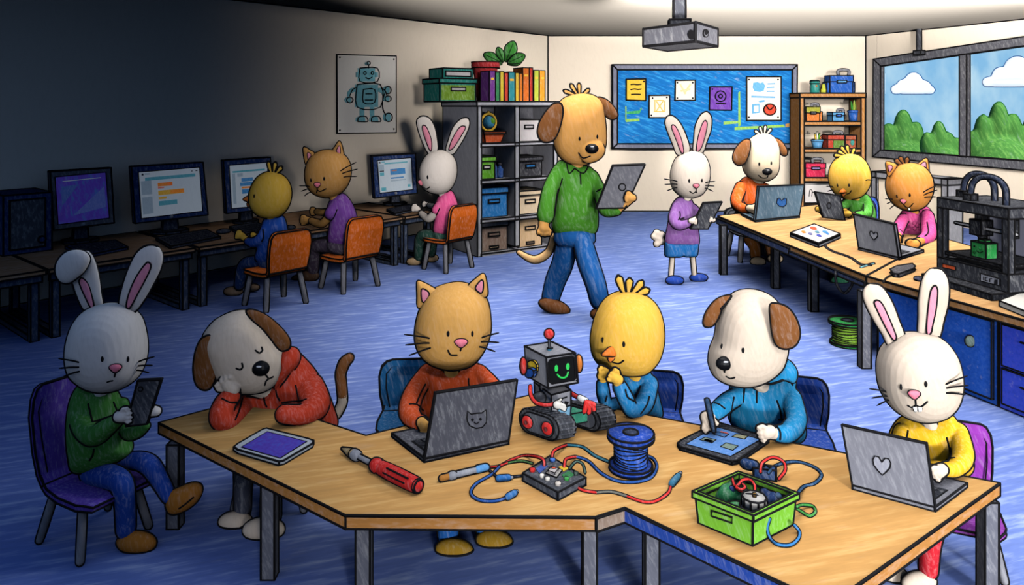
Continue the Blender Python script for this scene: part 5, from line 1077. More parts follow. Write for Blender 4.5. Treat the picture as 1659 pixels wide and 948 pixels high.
def animal(kind, label, d, skin, head, tz, torso=None, bd=None, btz=20, shirt=None, sleeves=(), hands=(), arms=(), legs=(), trousers=None, tr_extra=(), shoes=(), shoe_c=None,
           ears=(), eyes=(), nose=None, mouth=(), whisk=(), folds=(), extra=(), collar=None, er=2.9, muzzle=None, body_extra=(), wk=None, vx=None, mouthc=None, torsos=()):
    t = thing(kind, label, kind)
    bd = bd or d; k = d/FOC; vx = vx or (1.35*k if d < 4.5 else 1.5*k); sk = F(skin, d); w = wk
    pieces = [inflate(head, d, tz, 4, 8, square=.85)]
    if muzzle: pieces += [inflate(m[0], m[1], m[2], 3, 5) for m in muzzle]
    solid = []
    if torso:
        o = np.array(torso, float); c = o.mean(0); pieces.append(inflate([tuple(c+(p-c)*.8) for p in o], bd, btz*.8, 3, 5))
        hc = np.array(head, float).mean(0); hb = max(p[1] for p in head)
        pieces.append(chain([(c[0], c[1], 9*bd*0+max(btz*.35, 4), bd), ((c[0]+hc[0])/2, hb-2, max(btz*.35, 4), (bd+d)/2), (hc[0], hb-10, max(btz*.3, 4), d)], 10))
    for s in sleeves: pieces.append(chain([(a, b_, r*.72, e) for a, b_, r, e in s], 10))
    for s in arms: pieces.append(chain(list(s), 10))
    for h in hands: pieces += hand(*h[:5], **(h[5] if len(h) > 5 else {}))
    for s in legs: pieces.append(chain([(a, b_, r*.7, e) for a, b_, r, e in s], 10))
    pieces += list(body_extra)
    bodyg = fuse(pieces, vx, 2)
    sf = Surf(bodyg, 0.0, d)
    # face marks sit on the head only
    hs = Surf(fuse([inflate(head, d, tz, 4, 8, square=.85)]+([inflate(m[0], m[1], m[2], 3, 5) for m in muzzle] if muzzle else []), 2.2*k, 3), 0.0, d)
    part('body', t, [(bodyg, sk)], mode='c', w=w)
    pr_w = pxw(d)*.5*k
    for e in eyes:
        h_, n_ = hs.hit(*e[:2]); r = (e[2] if len(e) > 2 else er)*k
        part('eye', t, [(ball(h_, r, .85, .5, 1.6, 12, 8), INK)], mode='')
    if nose:
        x, y, rx, ry, c3 = nose; h_, n_ = hs.hit(x, y)
        if c3 == 'dog':
            N_ = part('nose', t, [(ball(h_-n_*0, 1, rx*k, rx*k*.6, ry*k, 20, 12), flat((16, 16, 20), .35))], mode='')
            part('highlight', N_, [(ball(h_+np.array([0, -rx*k*.5, ry*k*.42]), 1, rx*k*.3, rx*k*.08, ry*k*.13, 10, 6), flat((225, 225, 230)))], mode='')
        else:
            ol = [(x-rx, y-ry*.35), (x-rx*.55, y-ry*.95), (x+rx*.55, y-ry*.95), (x+rx, y-ry*.35), (x+rx*.55, y+ry*.5), (x, y+ry), (x-rx*.55, y+ry*.5)]
            part('nose', t, [(inflate(ol, h_[1]-.3*rx*k, rx*.5, 3, 4), F(NOSEP, d))], mode='c', w=(pxw(d)*.75))
    if mouth:
        part('mouth', t, [(tube(hs.line(m, 4), pr_w*.85, 6), INK) for m in mouth], mode='')
    for a, b_ in whisk:
        # root on the cheek, tip standing off it
        n0 = hs.hit(*a)[0]; n1 = hs.hit(*b_)[0]
        on0 = hs.b.ray_cast(Vector(EYE), Vector(nrm(W(a[0], a[1], 1)-EYE)))[0] is not None
        on1 = hs.b.ray_cast(Vector(EYE), Vector(nrm(W(b_[0], b_[1], 1)-EYE)))[0] is not None
        if on1 and not on0: a, b_, n0 = b_, a, n1
        dz = n0[1] if (on0 or on1) else d-.02*k*40
        m_ = ((a[0]*2+b_[0])/3, (a[1]*2+b_[1])/3-.6)
        part('whisker', t, [(tube(catmull([W(a[0], a[1], dz-.002), W(m_[0], m_[1], dz-.008), W(b_[0], b_[1], dz)], 4), [pr_w*.75]*8+[pr_w*.45], 6), INK)], mode='')
    for e in ears:
        g_ = inflate(e['o'], e.get('d', d), e.get('t', 6), 4, 4)
        E_ = part('ear', t, [(g_, F(e.get('c', skin), d, .16 if 'c' in e else .1, .08 if 'c' in e else .05))], mode='c', w=w, lines=[(Surf(g_, .0).line(l), .9) for l in e.get('l', ())])
        if 'p' in e:
            es = Surf(g_, .0); h_ = es.hit(*np.array(e['p']).mean(0))[0]
            part('inner_ear', E_, [(inflate(e['p'], h_[1], 2.2, 4, 3), F(PINK, d))], mode='c', w=pxw(d)*.75)
    if torso and shirt:
        sh_ = F(shirt, d, .18, .12)
        g_ = fuse([inflate(torso, bd, btz, 4, 7, square=.8)]+[inflate(*a_) for a_ in torsos]+[chain(list(s), 12) for s in sleeves], 2.0*k, 3)
        ss = Surf(g_, .0, bd)
        S_ = part('shirt', t, [(g_, sh_)], mode='c', w=w, lines=[(ss.line(f_), .85) for f_ in folds])
        if collar: part('collar', S_, [(inflate(collar, ss.hit(*np.array(collar).mean(0))[0][1]-.002, 3, 3, 3), sk)], mode='c', w=pxw(d)*.8)
    if trousers:
        parts_ = [chain(list(s), 12) for s in legs]+list(tr_extra)
        part('trousers', t, [(fuse(parts_, 2.0*k, 3), F(trousers, d, .18, .12))], mode='c', w=w)
    for s in shoes:
        g_ = inflate(s[0], s[1], s[2], 3, 5)
        g_[0][:, 2] = np.maximum(g_[0][:, 2], .004)
        part('shoe' if shoe_c else 'foot', t, [(g_, F(shoe_c or skin, d))], mode='c', w=w, lines=[(Surf(g_).line(l), .8) for l in (s[3] if len(s) > 3 else ())])
    for f_ in extra: f_(t, hs, sf, d, k)
    return t
def tuft(tips, r=4.5, c3=CHK, name='feather'):
    def fn(t, hs, sf, d, k):
        for b0, tip in tips:
            m_ = ((b0[0]+tip[0])/2+(tip[0]-b0[0])*.1, (b0[1]+tip[1])/2)
            part(name, t, [(chain([(b0[0], b0[1]+2, r*.5, d), (m_[0], m_[1], r*.9, d), (tip[0]+(m_[0]-tip[0])*.25, tip[1]+(m_[1]-tip[1])*.25, r, d), (tip[0], tip[1], r*.5, d)], 10, 4, flat=.6), F(c3, d))], mode='c')
    return fn
def beak(up, lo, off=.0):
    def fn(t, hs, sf, d, k):
        for o, nm in ((lo, 'lower_beak'), (up, 'upper_beak')):
            c = np.array(o).mean(0); h_ = hs.hit(*c)[0]
            r_ = (max(p[0] for p in o)-min(p[0] for p in o))*.28
            part(nm, t, [(inflate(o, h_[1]-off-r_*.3*k, r_, 2, 4, smooth=True), F((236, 126, 40), d))], mode='c', w=pxw(d)*.8)
    return fn
def add(nm, g, c3, w=None, lines=()):
    def fn(t, hs, sf, d, k): part(nm, t, [(g, F(c3, d, .14, .08))], mode='c', w=w, lines=[(Surf(g).line(l), .8) for l in lines])
    return fn
def slate(label, q, d0, d1, m, th=.012, mark=None, lens=None):
    """a phone or tablet held upright: corners TL TR BR BL, depth at top and bottom"""
    t = thing('tablet' if mark or not lens else 'phone', label, 'tablet' if not lens else 'phone')
    a, b_, c = W(*q[0], d0), W(*q[1], d0), W(*q[3], d1); pl = Plane(a, b_, c)
    part('case', t, [(pl.slab(q, -th, 0), m)])
    if mark: part('emblem', t, [(pl.slab(oval(*mark), 0, .003), m)], w=pxw(d0)*.7)
    if lens: part('camera_lens', t, [(pl.slab(oval(*lens), 0, .004), m)], w=2)
    scr = [tuple(np.array(p)*.93+np.mean(np.array(q), axis=0)*.07) for p in q]
    part('screen', t, [(prism([x-pl.n*(th+.0005) for x in pl.poly(scr)], -pl.n*.001), mat((120, 150, 200), emit=.2))], mode='')
    return t
BLK = mat((62, 64, 72), .2, .12, .8)
# ---------------------------------------------------------------- 1 grey rabbit in the dark, phone in its paws
D = 3.40
animal('rabbit', 'rabbit with one folded ear in a green sweater, sitting in the dark corner', D, (232, 222, 214),
 [(160, 494), (178, 492), (196, 495), (212, 504), (224, 518), (231, 542), (234, 568), (231, 592), (222, 612), (204, 626), (182, 633), (160, 632), (140, 624), (122, 608), (115, 590), (113, 565), (117, 540), (126, 517), (140, 502)], 52,
 torso=[(131, 622), (150, 628), (178, 630), (192, 650), (201, 690), (208, 718), (212, 732), (196, 745), (160, 760), (124, 764), (116, 740), (112, 705), (113, 670), (119, 640)], bd=3.44, btz=34, shirt=(64, 128, 52),
 sleeves=[[(126, 650, 12, 3.42), (132, 685, 16, 3.36), (152, 705, 17, 3.28), (174, 692, 14, 3.24), (190, 681, 10, 3.22)], [(198, 655, 10, 3.46), (206, 698, 11, 3.40), (222, 700, 10, 3.34), (236, 690, 7, 3.32)]],
 hands=[(198, 674, 3.20, 13, -8, dict(side=1)), (249, 666, 3.22, 11, 185, dict(side=-1))],
 legs=[[(150, 768, 17, 3.44), (176, 772, 19, 3.38), (196, 782, 17, 3.33), (202, 810, 15.5, 3.33), (204, 858, 14.5, 3.34)], [(170, 756, 15, 3.48), (210, 746, 13, 3.46), (240, 752, 15, 3.42), (260, 780, 13, 3.40), (273, 804, 11, 3.38)]], trousers=(28, 68, 158), shoe_c=(168, 106, 36),
 tr_extra=[ball(W(150, 764, 3.46), .055)],
 shoes=[(oval(221, 879, 32, 17, 4), 3.33, 15), ([(270, 806), (276, 797), (290, 790), (310, 783), (324, 785), (328, 796), (320, 812), (304, 825), (286, 832), (274, 830), (269, 818)], 3.38, 15, [[(290, 824), (300, 817), (313, 806)]])],
 ears=[dict(o=[(136, 503), (124, 478), (116, 455), (106, 448), (110, 425), (122, 407), (140, 405), (152, 418), (160, 445), (164, 475), (166, 498), (150, 504)], d=3.42, t=7, p=[(149, 502), (141, 487), (129, 460), (129, 452), (135, 450), (144, 462), (151, 490), (152, 500)]),
       dict(o=[(192, 495), (198, 465), (208, 435), (222, 408), (240, 397), (256, 399), (264, 415), (260, 438), (246, 466), (232, 490), (218, 506), (200, 502)], d=3.42, t=7, p=[(204, 499), (208, 478), (220, 450), (236, 427), (243, 425), (245, 432), (236, 452), (222, 478), (210, 500)])],
 eyes=[(165.6, 582), (207, 582)], nose=(187, 597, 10, 6.5, 'p'), mouth=[[(174, 619), (178, 617.5), (182, 617)], [(187, 604), (185.5, 610)]],
 whisk=[((95, 581), (127, 587)), ((96, 597), (127, 595)), ((103, 610), (128, 602)), ((250, 578), (225, 586)), ((247, 592), (224, 593)), ((241, 604), (222, 600))],
 folds=[[(143, 655), (147, 672), (150, 684)], [(150, 684), (168, 678), (183, 673)], [(152, 728), (150, 738), (145, 746)], [(184, 652), (189, 664)]], collar=[(152, 628), (172, 628), (168, 636), (157, 636)],
 extra=[add('folded_ear_tip', inflate([(90, 443), (92, 425), (104, 410), (120, 404), (138, 408), (146, 420), (138, 438), (126, 450), (112, 459), (98, 457)], 3.375, 9, 4, 4), (232, 222, 214)),
        add('tail', fuse([ball(W(x, y, 3.52), 7*3.5/FOC) for x, y in ((112, 752), (120, 748), (126, 757), (122, 768), (112, 764), (117, 758))], .006, 1), (232, 222, 214))])
slate('dark phone held by the rabbit in the dark corner', [(223, 617), (261, 615), (238, 687), (204, 691)], 3.19, 3.20, BLK, lens=(228, 630, 3.5, 3.5))
# ---------------------------------------------------------------- 2 sleeping dog in the red hoodie
D = 3.80
brn = BROWN
animal('dog', 'drowsy white dog with brown ears in a red hoodie, cheek propped on its paw', D, CREAM,
 [(331, 543), (345, 522), (362, 511), (380, 505), (398, 505), (416, 516), (430, 531), (444, 551), (457, 569), (461, 585), (458, 607), (448, 621), (434, 631), (415, 635), (392, 634), (372, 628), (356, 612), (345, 590), (336, 568)], 50,
 torso=[(395, 634), (420, 636), (440, 622), (456, 596), (464, 570), (474, 568), (486, 578), (507, 601), (526, 632), (538, 660), (546, 692), (520, 694), (470, 684), (420, 676), (404, 670)], bd=3.90, btz=40, shirt=(206, 64, 36),
 sleeves=[[(398, 655, 15, 3.82), (372, 684, 15, 3.60), (358, 676, 18, 3.56), (364, 655, 17, 3.62), (374, 642, 15, 3.66)], [(500, 628, 24, 3.86), (510, 655, 24, 3.74), (492, 672, 17, 3.62), (461, 671, 14.5, 3.58)]],
 hands=[(372, 626, 3.66, 15, 235, dict(side=1, L=.9))],
 arms=[[(372, 645, 9, 3.66), (377, 630, 12, 3.66)]],
 legs=[[(440, 720, 17, 3.86), (400, 745, 16, 3.72), (394, 785, 14, 3.60), (393, 826, 13, 3.56)], [(470, 720, 17, 3.86), (448, 750, 17, 3.70), (440, 790, 16, 3.55), (439, 838, 16, 3.48)]], trousers=(58, 62, 78),
 tr_extra=[ball(W(460, 705, 3.95), .075, 1.3, 1, 1)],
 shoes=[(oval(381, 845, 27, 15), 3.53, 15, [[(372, 856), (384, 857), (393, 853)]]), (oval(427, 858, 34, 18), 3.44, 17)],
 ears=[dict(o=[(330, 546), (340, 543), (346, 552), (350, 577), (350, 607), (343, 627), (331, 633), (318, 624), (313, 600), (316, 572), (323, 553)], c=brn, d=3.70, t=7),
       dict(o=[(398, 504), (409, 501), (433, 512), (457, 533), (470, 551), (470, 563), (463, 568), (454, 567), (439, 548), (424, 530), (408, 517)], c=brn, d=3.68, t=7)],
 nose=(422, 597, 14.5, 12, 'dog'), mouth=[[(383, 597), (389, 599), (393, 595), (392, 589)], [(414, 568), (420, 572), (425, 568), (424, 563)], [(429, 624), (432, 616), (442, 610.5)], [(430, 607), (434, 612)]],
 folds=[[(479, 625), (482, 638), (485, 650)], [(457, 653), (470, 651), (486, 650), (496, 647)], [(478, 588), (468, 608), (454, 627)], [(427, 642), (429, 652), (432, 659)], [(447, 633), (449, 642), (453, 649)], [(393, 646), (388, 664), (381, 680)], [(360, 646), (372, 652), (384, 652)], [(470, 575), (468, 585), (464, 592)], [(400, 643), (412, 644), (424, 642)]],
 extra=[add('hood', inflate([(458, 568), (468, 563), (480, 566), (486, 578), (482, 592), (470, 606), (456, 622), (446, 630), (450, 610), (458, 592)], 3.82, 22, 4, 5), (206, 64, 36)),
        add('tail', chain([(545, 672, 7, 3.98), (554, 654, 7.5, 4.0), (555, 640, 7.5, 4.0)], 12), CREAM),
        add('tail_tip', chain([(555, 642, 7.6, 4.0), (553, 620, 7.8, 4.0), (552, 605, 8, 4.0), (558, 588, 8.5, 4.0), (566, 580, 7, 4.0)], 12), brn)])
# ---------------------------------------------------------------- 3 orange cat in the red sweater
D = 3.85
animal('cat', 'big orange cat in a red sweater typing on the dark laptop', D, CATO,
 [(734, 459), (704, 468), (688, 486), (678, 507), (673, 530), (673, 550), (680, 570), (696, 586), (720, 595), (741, 596), (766, 589), (784, 568), (794, 542), (795, 517), (790, 490), (776, 470), (756, 460.5)], 58,
 torso=[(692, 588), (712, 594), (752, 594), (772, 590), (790, 606), (800, 640), (802, 700), (680, 706), (676, 670), (682, 640), (684, 610)], bd=3.98, btz=34, shirt=(212, 82, 32),
 sleeves=[[(693, 604, 14, 3.95), (672, 635, 16, 3.82), (663, 665, 17, 3.66), (672, 681, 14, 3.56), (684, 685, 11, 3.50)], [(776, 604, 13, 3.95), (796, 624, 13, 3.88), (812, 650, 14, 3.76), (800, 690, 12, 3.60)]],
 hands=[(686, 688, 3.48, 12, 52, dict(side=1)), (792, 694, 3.56, 11, 150, dict(side=-1))],
 legs=[[(715, 740, 20, 3.95), (720, 790, 19, 3.6), (725, 830, 18, 3.42), (726, 868, 17, 3.38)], [(770, 740, 20, 3.95), (778, 790, 18, 3.6), (783, 825, 16, 3.46), (786, 858, 15, 3.42)]], trousers=(30, 100, 178), tr_extra=[ball(W(742, 720, 4.0), .085, 1.3, 1, 1)], shoe_c=(160, 122, 28),
 shoes=[(oval(736, 892, 31, 18, 6), 3.32, 16), (oval(801, 877, 30, 17, 8), 3.38, 16)],
 ears=[dict(o=[(678, 500), (676, 478), (676, 456), (684, 457), (698, 464), (708, 472), (700, 486)], d=3.84, t=9, p=[(683, 468), (696, 476), (685, 491)]), dict(o=[(758, 464), (770, 452), (783, 443), (788, 455), (790, 478), (780, 482), (764, 474)], d=3.84, t=9, p=[(782, 453), (770, 467), (781, 475)])],
 eyes=[(726, 541), (765, 541)], nose=(747, 556.5, 10.5, 7, 'p'), mouth=[[(726, 568), (730, 575), (740, 575.5)], [(746.5, 564), (746, 568)]],
 whisk=[((655, 542), (695, 548)), ((657, 559), (695, 556)), ((663, 576), (697, 564)), ((808, 539.5), (781, 547)), ((808, 555), (780, 554)), ((802, 569.6), (777, 562))],
 folds=[[(689, 623), (681, 638), (675, 653)], [(664, 655), (676, 656), (686, 665)], [(759, 614), (760, 625), (768, 628)]], collar=[(714, 594), (736, 599), (738, 601), (726, 604), (717, 601)])
# ---------------------------------------------------------------- 4 big yellow chick
D = 3.85
animal('chick', 'big yellow chick in a blue sweater leaning on the front table beside the robot', D, CHK,
 [(1010, 473), (986, 482), (970, 502), (961, 528), (957, 556), (962, 579), (976, 593), (998, 602), (1022, 606), (1047, 601), (1066, 581), (1074, 556), (1074.5, 528), (1069, 504), (1056, 486), (1035, 475)], 58,
 torso=[(1010, 600), (1032, 604), (1048, 597), (1060, 618), (1068, 645), (1073, 672), (1060, 674), (1030, 668), (1005, 665), (1000, 640), (1002, 615)], bd=3.95, btz=28, shirt=(28, 124, 182),
 sleeves=[[(1052, 622, 14, 3.92), (1042, 655, 15, 3.78), (1024, 664, 12, 3.66), (1013, 645, 12.5, 3.62), (1004, 626, 11, 3.62)], [(1010, 652, 9, 3.86), (985, 655, 9, 3.72), (978, 640, 10, 3.70), (976, 622, 9, 3.70)]],
 hands=[(998, 612, 3.60, 12, 215, dict(side=-1, L=.75)), (977, 606, 3.68, 10.5, 300, dict(side=1, L=.75))],
 arms=[[(1004, 628, 7, 3.62), (999, 615, 8, 3.61)], [(976, 622, 6, 3.7), (977, 608, 7, 3.69)]],
 eyes=[(976.6, 551), (1010.5, 558)], mouth=[[(991, 586), (1002, 589), (1010, 584)]], folds=[[(1013, 632), (1017, 644), (1028, 650)], [(1038, 626), (1034, 638), (1026, 650)], [(981, 650), (983, 642)], [(1052, 643), (1048, 656), (1038, 670)]], collar=[(1018, 606), (1032, 606), (1030, 612), (1021, 612)],
 extra=[tuft([((1012, 474), (1002, 449)), ((1018, 473), (1020, 453)), ((1024, 474), (1040, 457)), ((1028, 476), (1050, 470))], 5.4), beak([(991, 561), (981, 568), (974, 575.6), (986, 577), (999, 577), (997, 567)], [(985, 577), (998, 577), (988, 588)])])
# ---------------------------------------------------------------- 5 dog in the blue hoodie
D = 3.60
animal('dog', 'big white dog with brown ears in a blue hoodie drawing on the black tablet', D, CREAM,
 [(1219, 470), (1195, 474), (1175, 492), (1165, 520), (1160, 550), (1152, 571), (1149.6, 592), (1158, 610), (1180, 621), (1208, 624), (1236, 616), (1260, 598), (1270, 578), (1274, 550), (1273, 525), (1264, 496), (1245, 477)], 55,
 torso=[(1186, 622), (1215, 622), (1245, 606), (1268, 588), (1286, 604), (1286, 622), (1296, 650), (1302, 680), (1303, 706), (1290, 716), (1262, 714), (1220, 704), (1184, 686), (1184, 656)], bd=3.70, btz=34, shirt=(26, 134, 186),
 sleeves=[[(1198, 640, 13, 3.66), (1178, 652, 14, 3.60), (1164, 664, 13, 3.54), (1154, 672, 11, 3.50)], [(1282, 645, 16, 3.62), (1290, 680, 16, 3.50), (1278, 700, 15, 3.42), (1262, 703, 12.5, 3.38)]],
 hands=[(1147, 681, 3.46, 13.5, 60, dict(side=-1, L=.8)), (1243, 700, 3.36, 14, 165, dict(side=-1, L=.8))],
 arms=[[(1154, 672, 8, 3.5), (1149, 678, 9, 3.47)], [(1262, 703, 9, 3.38), (1248, 701, 10, 3.37)]],
 ears=[dict(o=[(1247, 496), (1254, 490.5), (1275, 497), (1290, 516), (1296.5, 541), (1289, 560), (1273, 566), (1258, 560), (1251, 541), (1248, 517)], c=BROWN, d=3.42, t=7),
       dict(o=[(1186, 477.6), (1163.5, 483.5), (1146, 502.6), (1139, 522), (1144, 530), (1155, 527), (1163.5, 513), (1170, 496), (1178, 486)], c=BROWN, d=3.60, t=8)],
 eyes=[(1169.5, 561.5), (1204, 568)], nose=(1174, 589, 14, 11, 'dog'), mouth=[[(1177, 610), (1183, 613), (1190, 611.6)], [(1174, 599), (1174, 603)]],
 folds=[[(1206, 630), (1205, 640), (1204, 651)], [(1227, 629), (1226, 640), (1226, 652)], [(1259, 650), (1264, 664), (1266, 678)], [(1262, 680), (1268, 680), (1274, 678)], [(1189, 644), (1185, 664), (1184, 682)], [(1158, 653), (1166, 656), (1174, 662)], [(1235, 624), (1252, 615), (1272, 611), (1284, 624)], [(1258, 690), (1264, 700), (1264, 712)]],
 extra=[add('hood', inflate([(1252, 598), (1264, 583), (1276, 583), (1287, 593), (1290, 606), (1284, 618), (1268, 613), (1250, 614), (1236, 620)], 3.60, 24, 4, 5), (26, 134, 186), lines=[[(1256, 602), (1264, 598), (1272, 590)]])])
t = thing('stylus', 'dark stylus in the paw of the dog in the blue hoodie', 'stylus'); a_, b_ = W(1145.5, 649, 3.38), G(1158, 704, TH+.02)
part('barrel', t, [(tube([a_, a_*.12+b_*.88], 3.6*3.4/FOC, 10), mat((38, 62, 92), .15, .1))], mode='c'); part('tip', t, [(tube([a_*.12+b_*.88, b_], [3*3.4/FOC, .6*3.4/FOC], 10), INK)], mode='')
# ---------------------------------------------------------------- 6 rabbit in the yellow sweater
D = 3.22
animal('rabbit', 'big white rabbit with two front teeth in a yellow sweater at the heart laptop', D, (226, 207, 186),
 [(1488.5, 540), (1465, 544), (1441, 560), (1430, 580), (1427, 604), (1430, 632), (1441, 655), (1460, 672), (1488.5, 680.6), (1520, 674), (1541, 654), (1550, 626), (1549.5, 596), (1541, 568), (1522, 547)], 58,
 torso=[(1468, 677), (1500, 682), (1534, 667), (1552, 688), (1565, 715), (1573, 745), (1568, 765), (1540, 775), (1480, 772), (1446, 720), (1448, 697)], bd=3.30, btz=34, shirt=(242, 186, 30),
 sleeves=[[(1552, 700, 15, 3.26), (1560, 738, 16, 3.14), (1548, 758, 13, 3.06), (1532, 761, 11, 3.02)], [(1462, 700, 13, 3.26), (1456, 735, 13, 3.16), (1470, 765, 12, 3.06)]],
 hands=[(1522, 763, 2.99, 13, 150, dict(side=-1, L=.8)), (1480, 775, 3.04, 11, 60)],
 legs=[[(1480, 800, 20, 3.28), (1450, 850, 18, 3.05), (1448, 905, 15, 3.10)], [(1535, 800, 21, 3.28), (1515, 840, 19, 3.04), (1507, 880, 15.5, 3.02), (1504, 924, 14, 3.05)]], trousers=(204, 34, 48), tr_extra=[ball(W(1510, 790, 3.32), .085, 1.3, 1, 1)],
 shoes=[(oval(1489, 944, 28, 17, -8), 3.04, 14), (oval(1450, 932, 20, 12), 3.12, 12)],
 ears=[dict(o=[(1440, 562), (1430, 543), (1418, 524), (1405, 500), (1398, 480), (1401, 466), (1413, 459), (1430, 465), (1446, 490), (1457, 519), (1467, 548), (1455, 560)], d=3.24, t=8, p=[(1453, 549), (1448, 552), (1440, 540), (1430, 521), (1418, 496), (1416, 488), (1421, 486), (1429, 492), (1440, 515), (1449, 537)]),
       dict(o=[(1488, 544), (1488, 515), (1488.5, 485), (1494, 454), (1503, 439), (1514, 434), (1528, 438), (1537, 456), (1536.5, 490), (1529, 520), (1521, 550), (1505, 548)], d=3.24, t=8, p=[(1508, 542), (1501, 541), (1503, 505), (1507, 474), (1512, 463), (1517, 464), (1519, 472), (1516, 503), (1510, 530)])],
 eyes=[(1460, 627, 3.1), (1500, 622.6, 3.1)], nose=(1481, 640, 10, 7, 'p'), mouth=[[(1471, 657), (1477, 660), (1484, 656.5)], [(1484, 656.5), (1492, 659), (1502, 651)], [(1483, 647), (1484, 656.5)]],
 whisk=[((1409, 630), (1435.5, 635)), ((1412.6, 645), (1437, 642)), ((1421, 657), (1440, 648.6)), ((1567, 609), (1533, 622.6)), ((1568.6, 624.6), (1534, 629)), ((1563.5, 639.5), (1534, 637))],
 folds=[[(1534, 710), (1538, 726), (1541, 742)], [(1525, 751), (1534, 745), (1546, 742)], [(1471, 698), (1469, 708), (1468, 718)]], collar=[(1490, 680), (1504, 681), (1513, 678), (1508, 686), (1496, 687)],
 extra=[lambda t, hs, sf, d, k: [part('tooth', t, [(inflate(o, hs.hit(o[2][0]-3, o[2][1]-3)[0][1]-.004, 3, 1, 2, smooth=False), flat((250, 248, 240)))], mode='c', w=2.2) for o in ([(1478.5, 659), (1485, 658), (1486.5, 667), (1481, 668)], [(1486.5, 658), (1494, 659), (1493.5, 667), (1487.5, 668)])]])
# ---------------------------------------------------------------- 7 walking brown dog
D = 7.0
t7 = animal('dog', 'tall tan dog with brown ears in a green polo walking with a grey tablet', D, (238, 172, 92),
 [(934, 152), (910, 162), (900, 185), (898, 215), (900, 242), (912, 259), (930, 267), (948, 267), (968, 257), (980, 240), (982, 215), (979, 185), (974, 164), (957, 153)], 34,
 torso=[(908, 260), (925, 264), (945, 268), (960, 274), (967, 295), (968, 330), (966, 376), (935, 381), (897, 376), (899, 330), (901, 290), (900, 270)], bd=7.05, btz=26, shirt=(74, 146, 38),
 sleeves=[[(905, 276, 10, 7.0), (892, 305, 12, 6.93), (886, 335, 13, 6.9), (884, 350, 13.5, 6.9)], [(960, 285, 9, 7.0), (974, 318, 11, 6.9), (980, 342, 8, 6.8), (1000, 342, 7, 6.72)]],
 hands=[(881, 368, 6.88, 11, 95, dict(side=1)), (1022, 320, 6.66, 8.5, 190, dict(side=-1, L=.9))],
 arms=[[(884, 352, 8, 6.9), (881, 362, 9, 6.89)], [(1000, 342, 5, 6.72), (1012, 332, 5, 6.7), (1020, 324, 6, 6.68)]],
 legs=[[(919, 388, 16, 7.1), (912, 425, 17, 7.15), (900, 455, 16, 7.2), (892, 483, 14, 7.2)], [(943, 388, 15.5, 7.0), (953, 425, 17, 6.9), (965, 460, 16, 6.82), (971, 486, 15, 6.8)]], trousers=(24, 96, 170), tr_extra=[inflate([(904, 370), (958, 370), (959, 398), (903, 398)], 7.05, 18, 3, 4)], shoe_c=(120, 72, 34),
 shoes=[(oval(898, 497, 26, 11, 18), 7.12, 12), (oval(974, 509, 17, 10), 6.78, 12)],
 ears=[dict(o=[(908.6, 167.6), (893.5, 170), (876, 193.5), (870.6, 215), (878, 229.4), (893.5, 229), (904, 215), (911.7, 185)], c=BROWN, d=6.86, t=5), dict(o=[(967, 158), (982, 161), (997, 176), (1001, 189), (991, 194), (980, 187), (973.5, 172)], c=BROWN, d=6.98, t=6)],
 eyes=[(939, 225), (967.5, 221.6)], nose=(959, 241, 10.5, 8, 'dog'), mouth=[[(937.6, 248), (945, 256), (956, 253)]], er=2.1,
 folds=[[(911, 290), (904, 315), (899, 350)], [(918, 266), (922, 281), (931, 273)], [(931, 273), (945, 281), (954, 268)], [(940, 280), (941, 298)], [(967, 310), (974, 306)]],
 extra=[tuft([((936, 154), (914, 147)), ((937, 153), (925, 137)), ((939, 153), (938, 136)), ((941, 154), (954, 145))], 3, (238, 172, 92), 'hair_tuft'), add('tail', chain([(897, 383, 5, 7.15), (889, 408, 6, 7.25), (866, 421, 6, 7.25), (841, 409, 3.5, 7.25)], 10), (238, 190, 130))],
 muzzle=[([(940, 235), (955, 226), (974, 230), (980, 245), (970, 259), (950, 264), (938, 252)], 6.86, 14)])
slate('grey tablet held by the tall walking dog', [(993, 269), (1045, 267), (1013, 337), (966, 338)], 6.62, 6.68, mat((112, 112, 120), .15, .1, .6), .03, mark=(1008, 303, 5.5, 5.5))
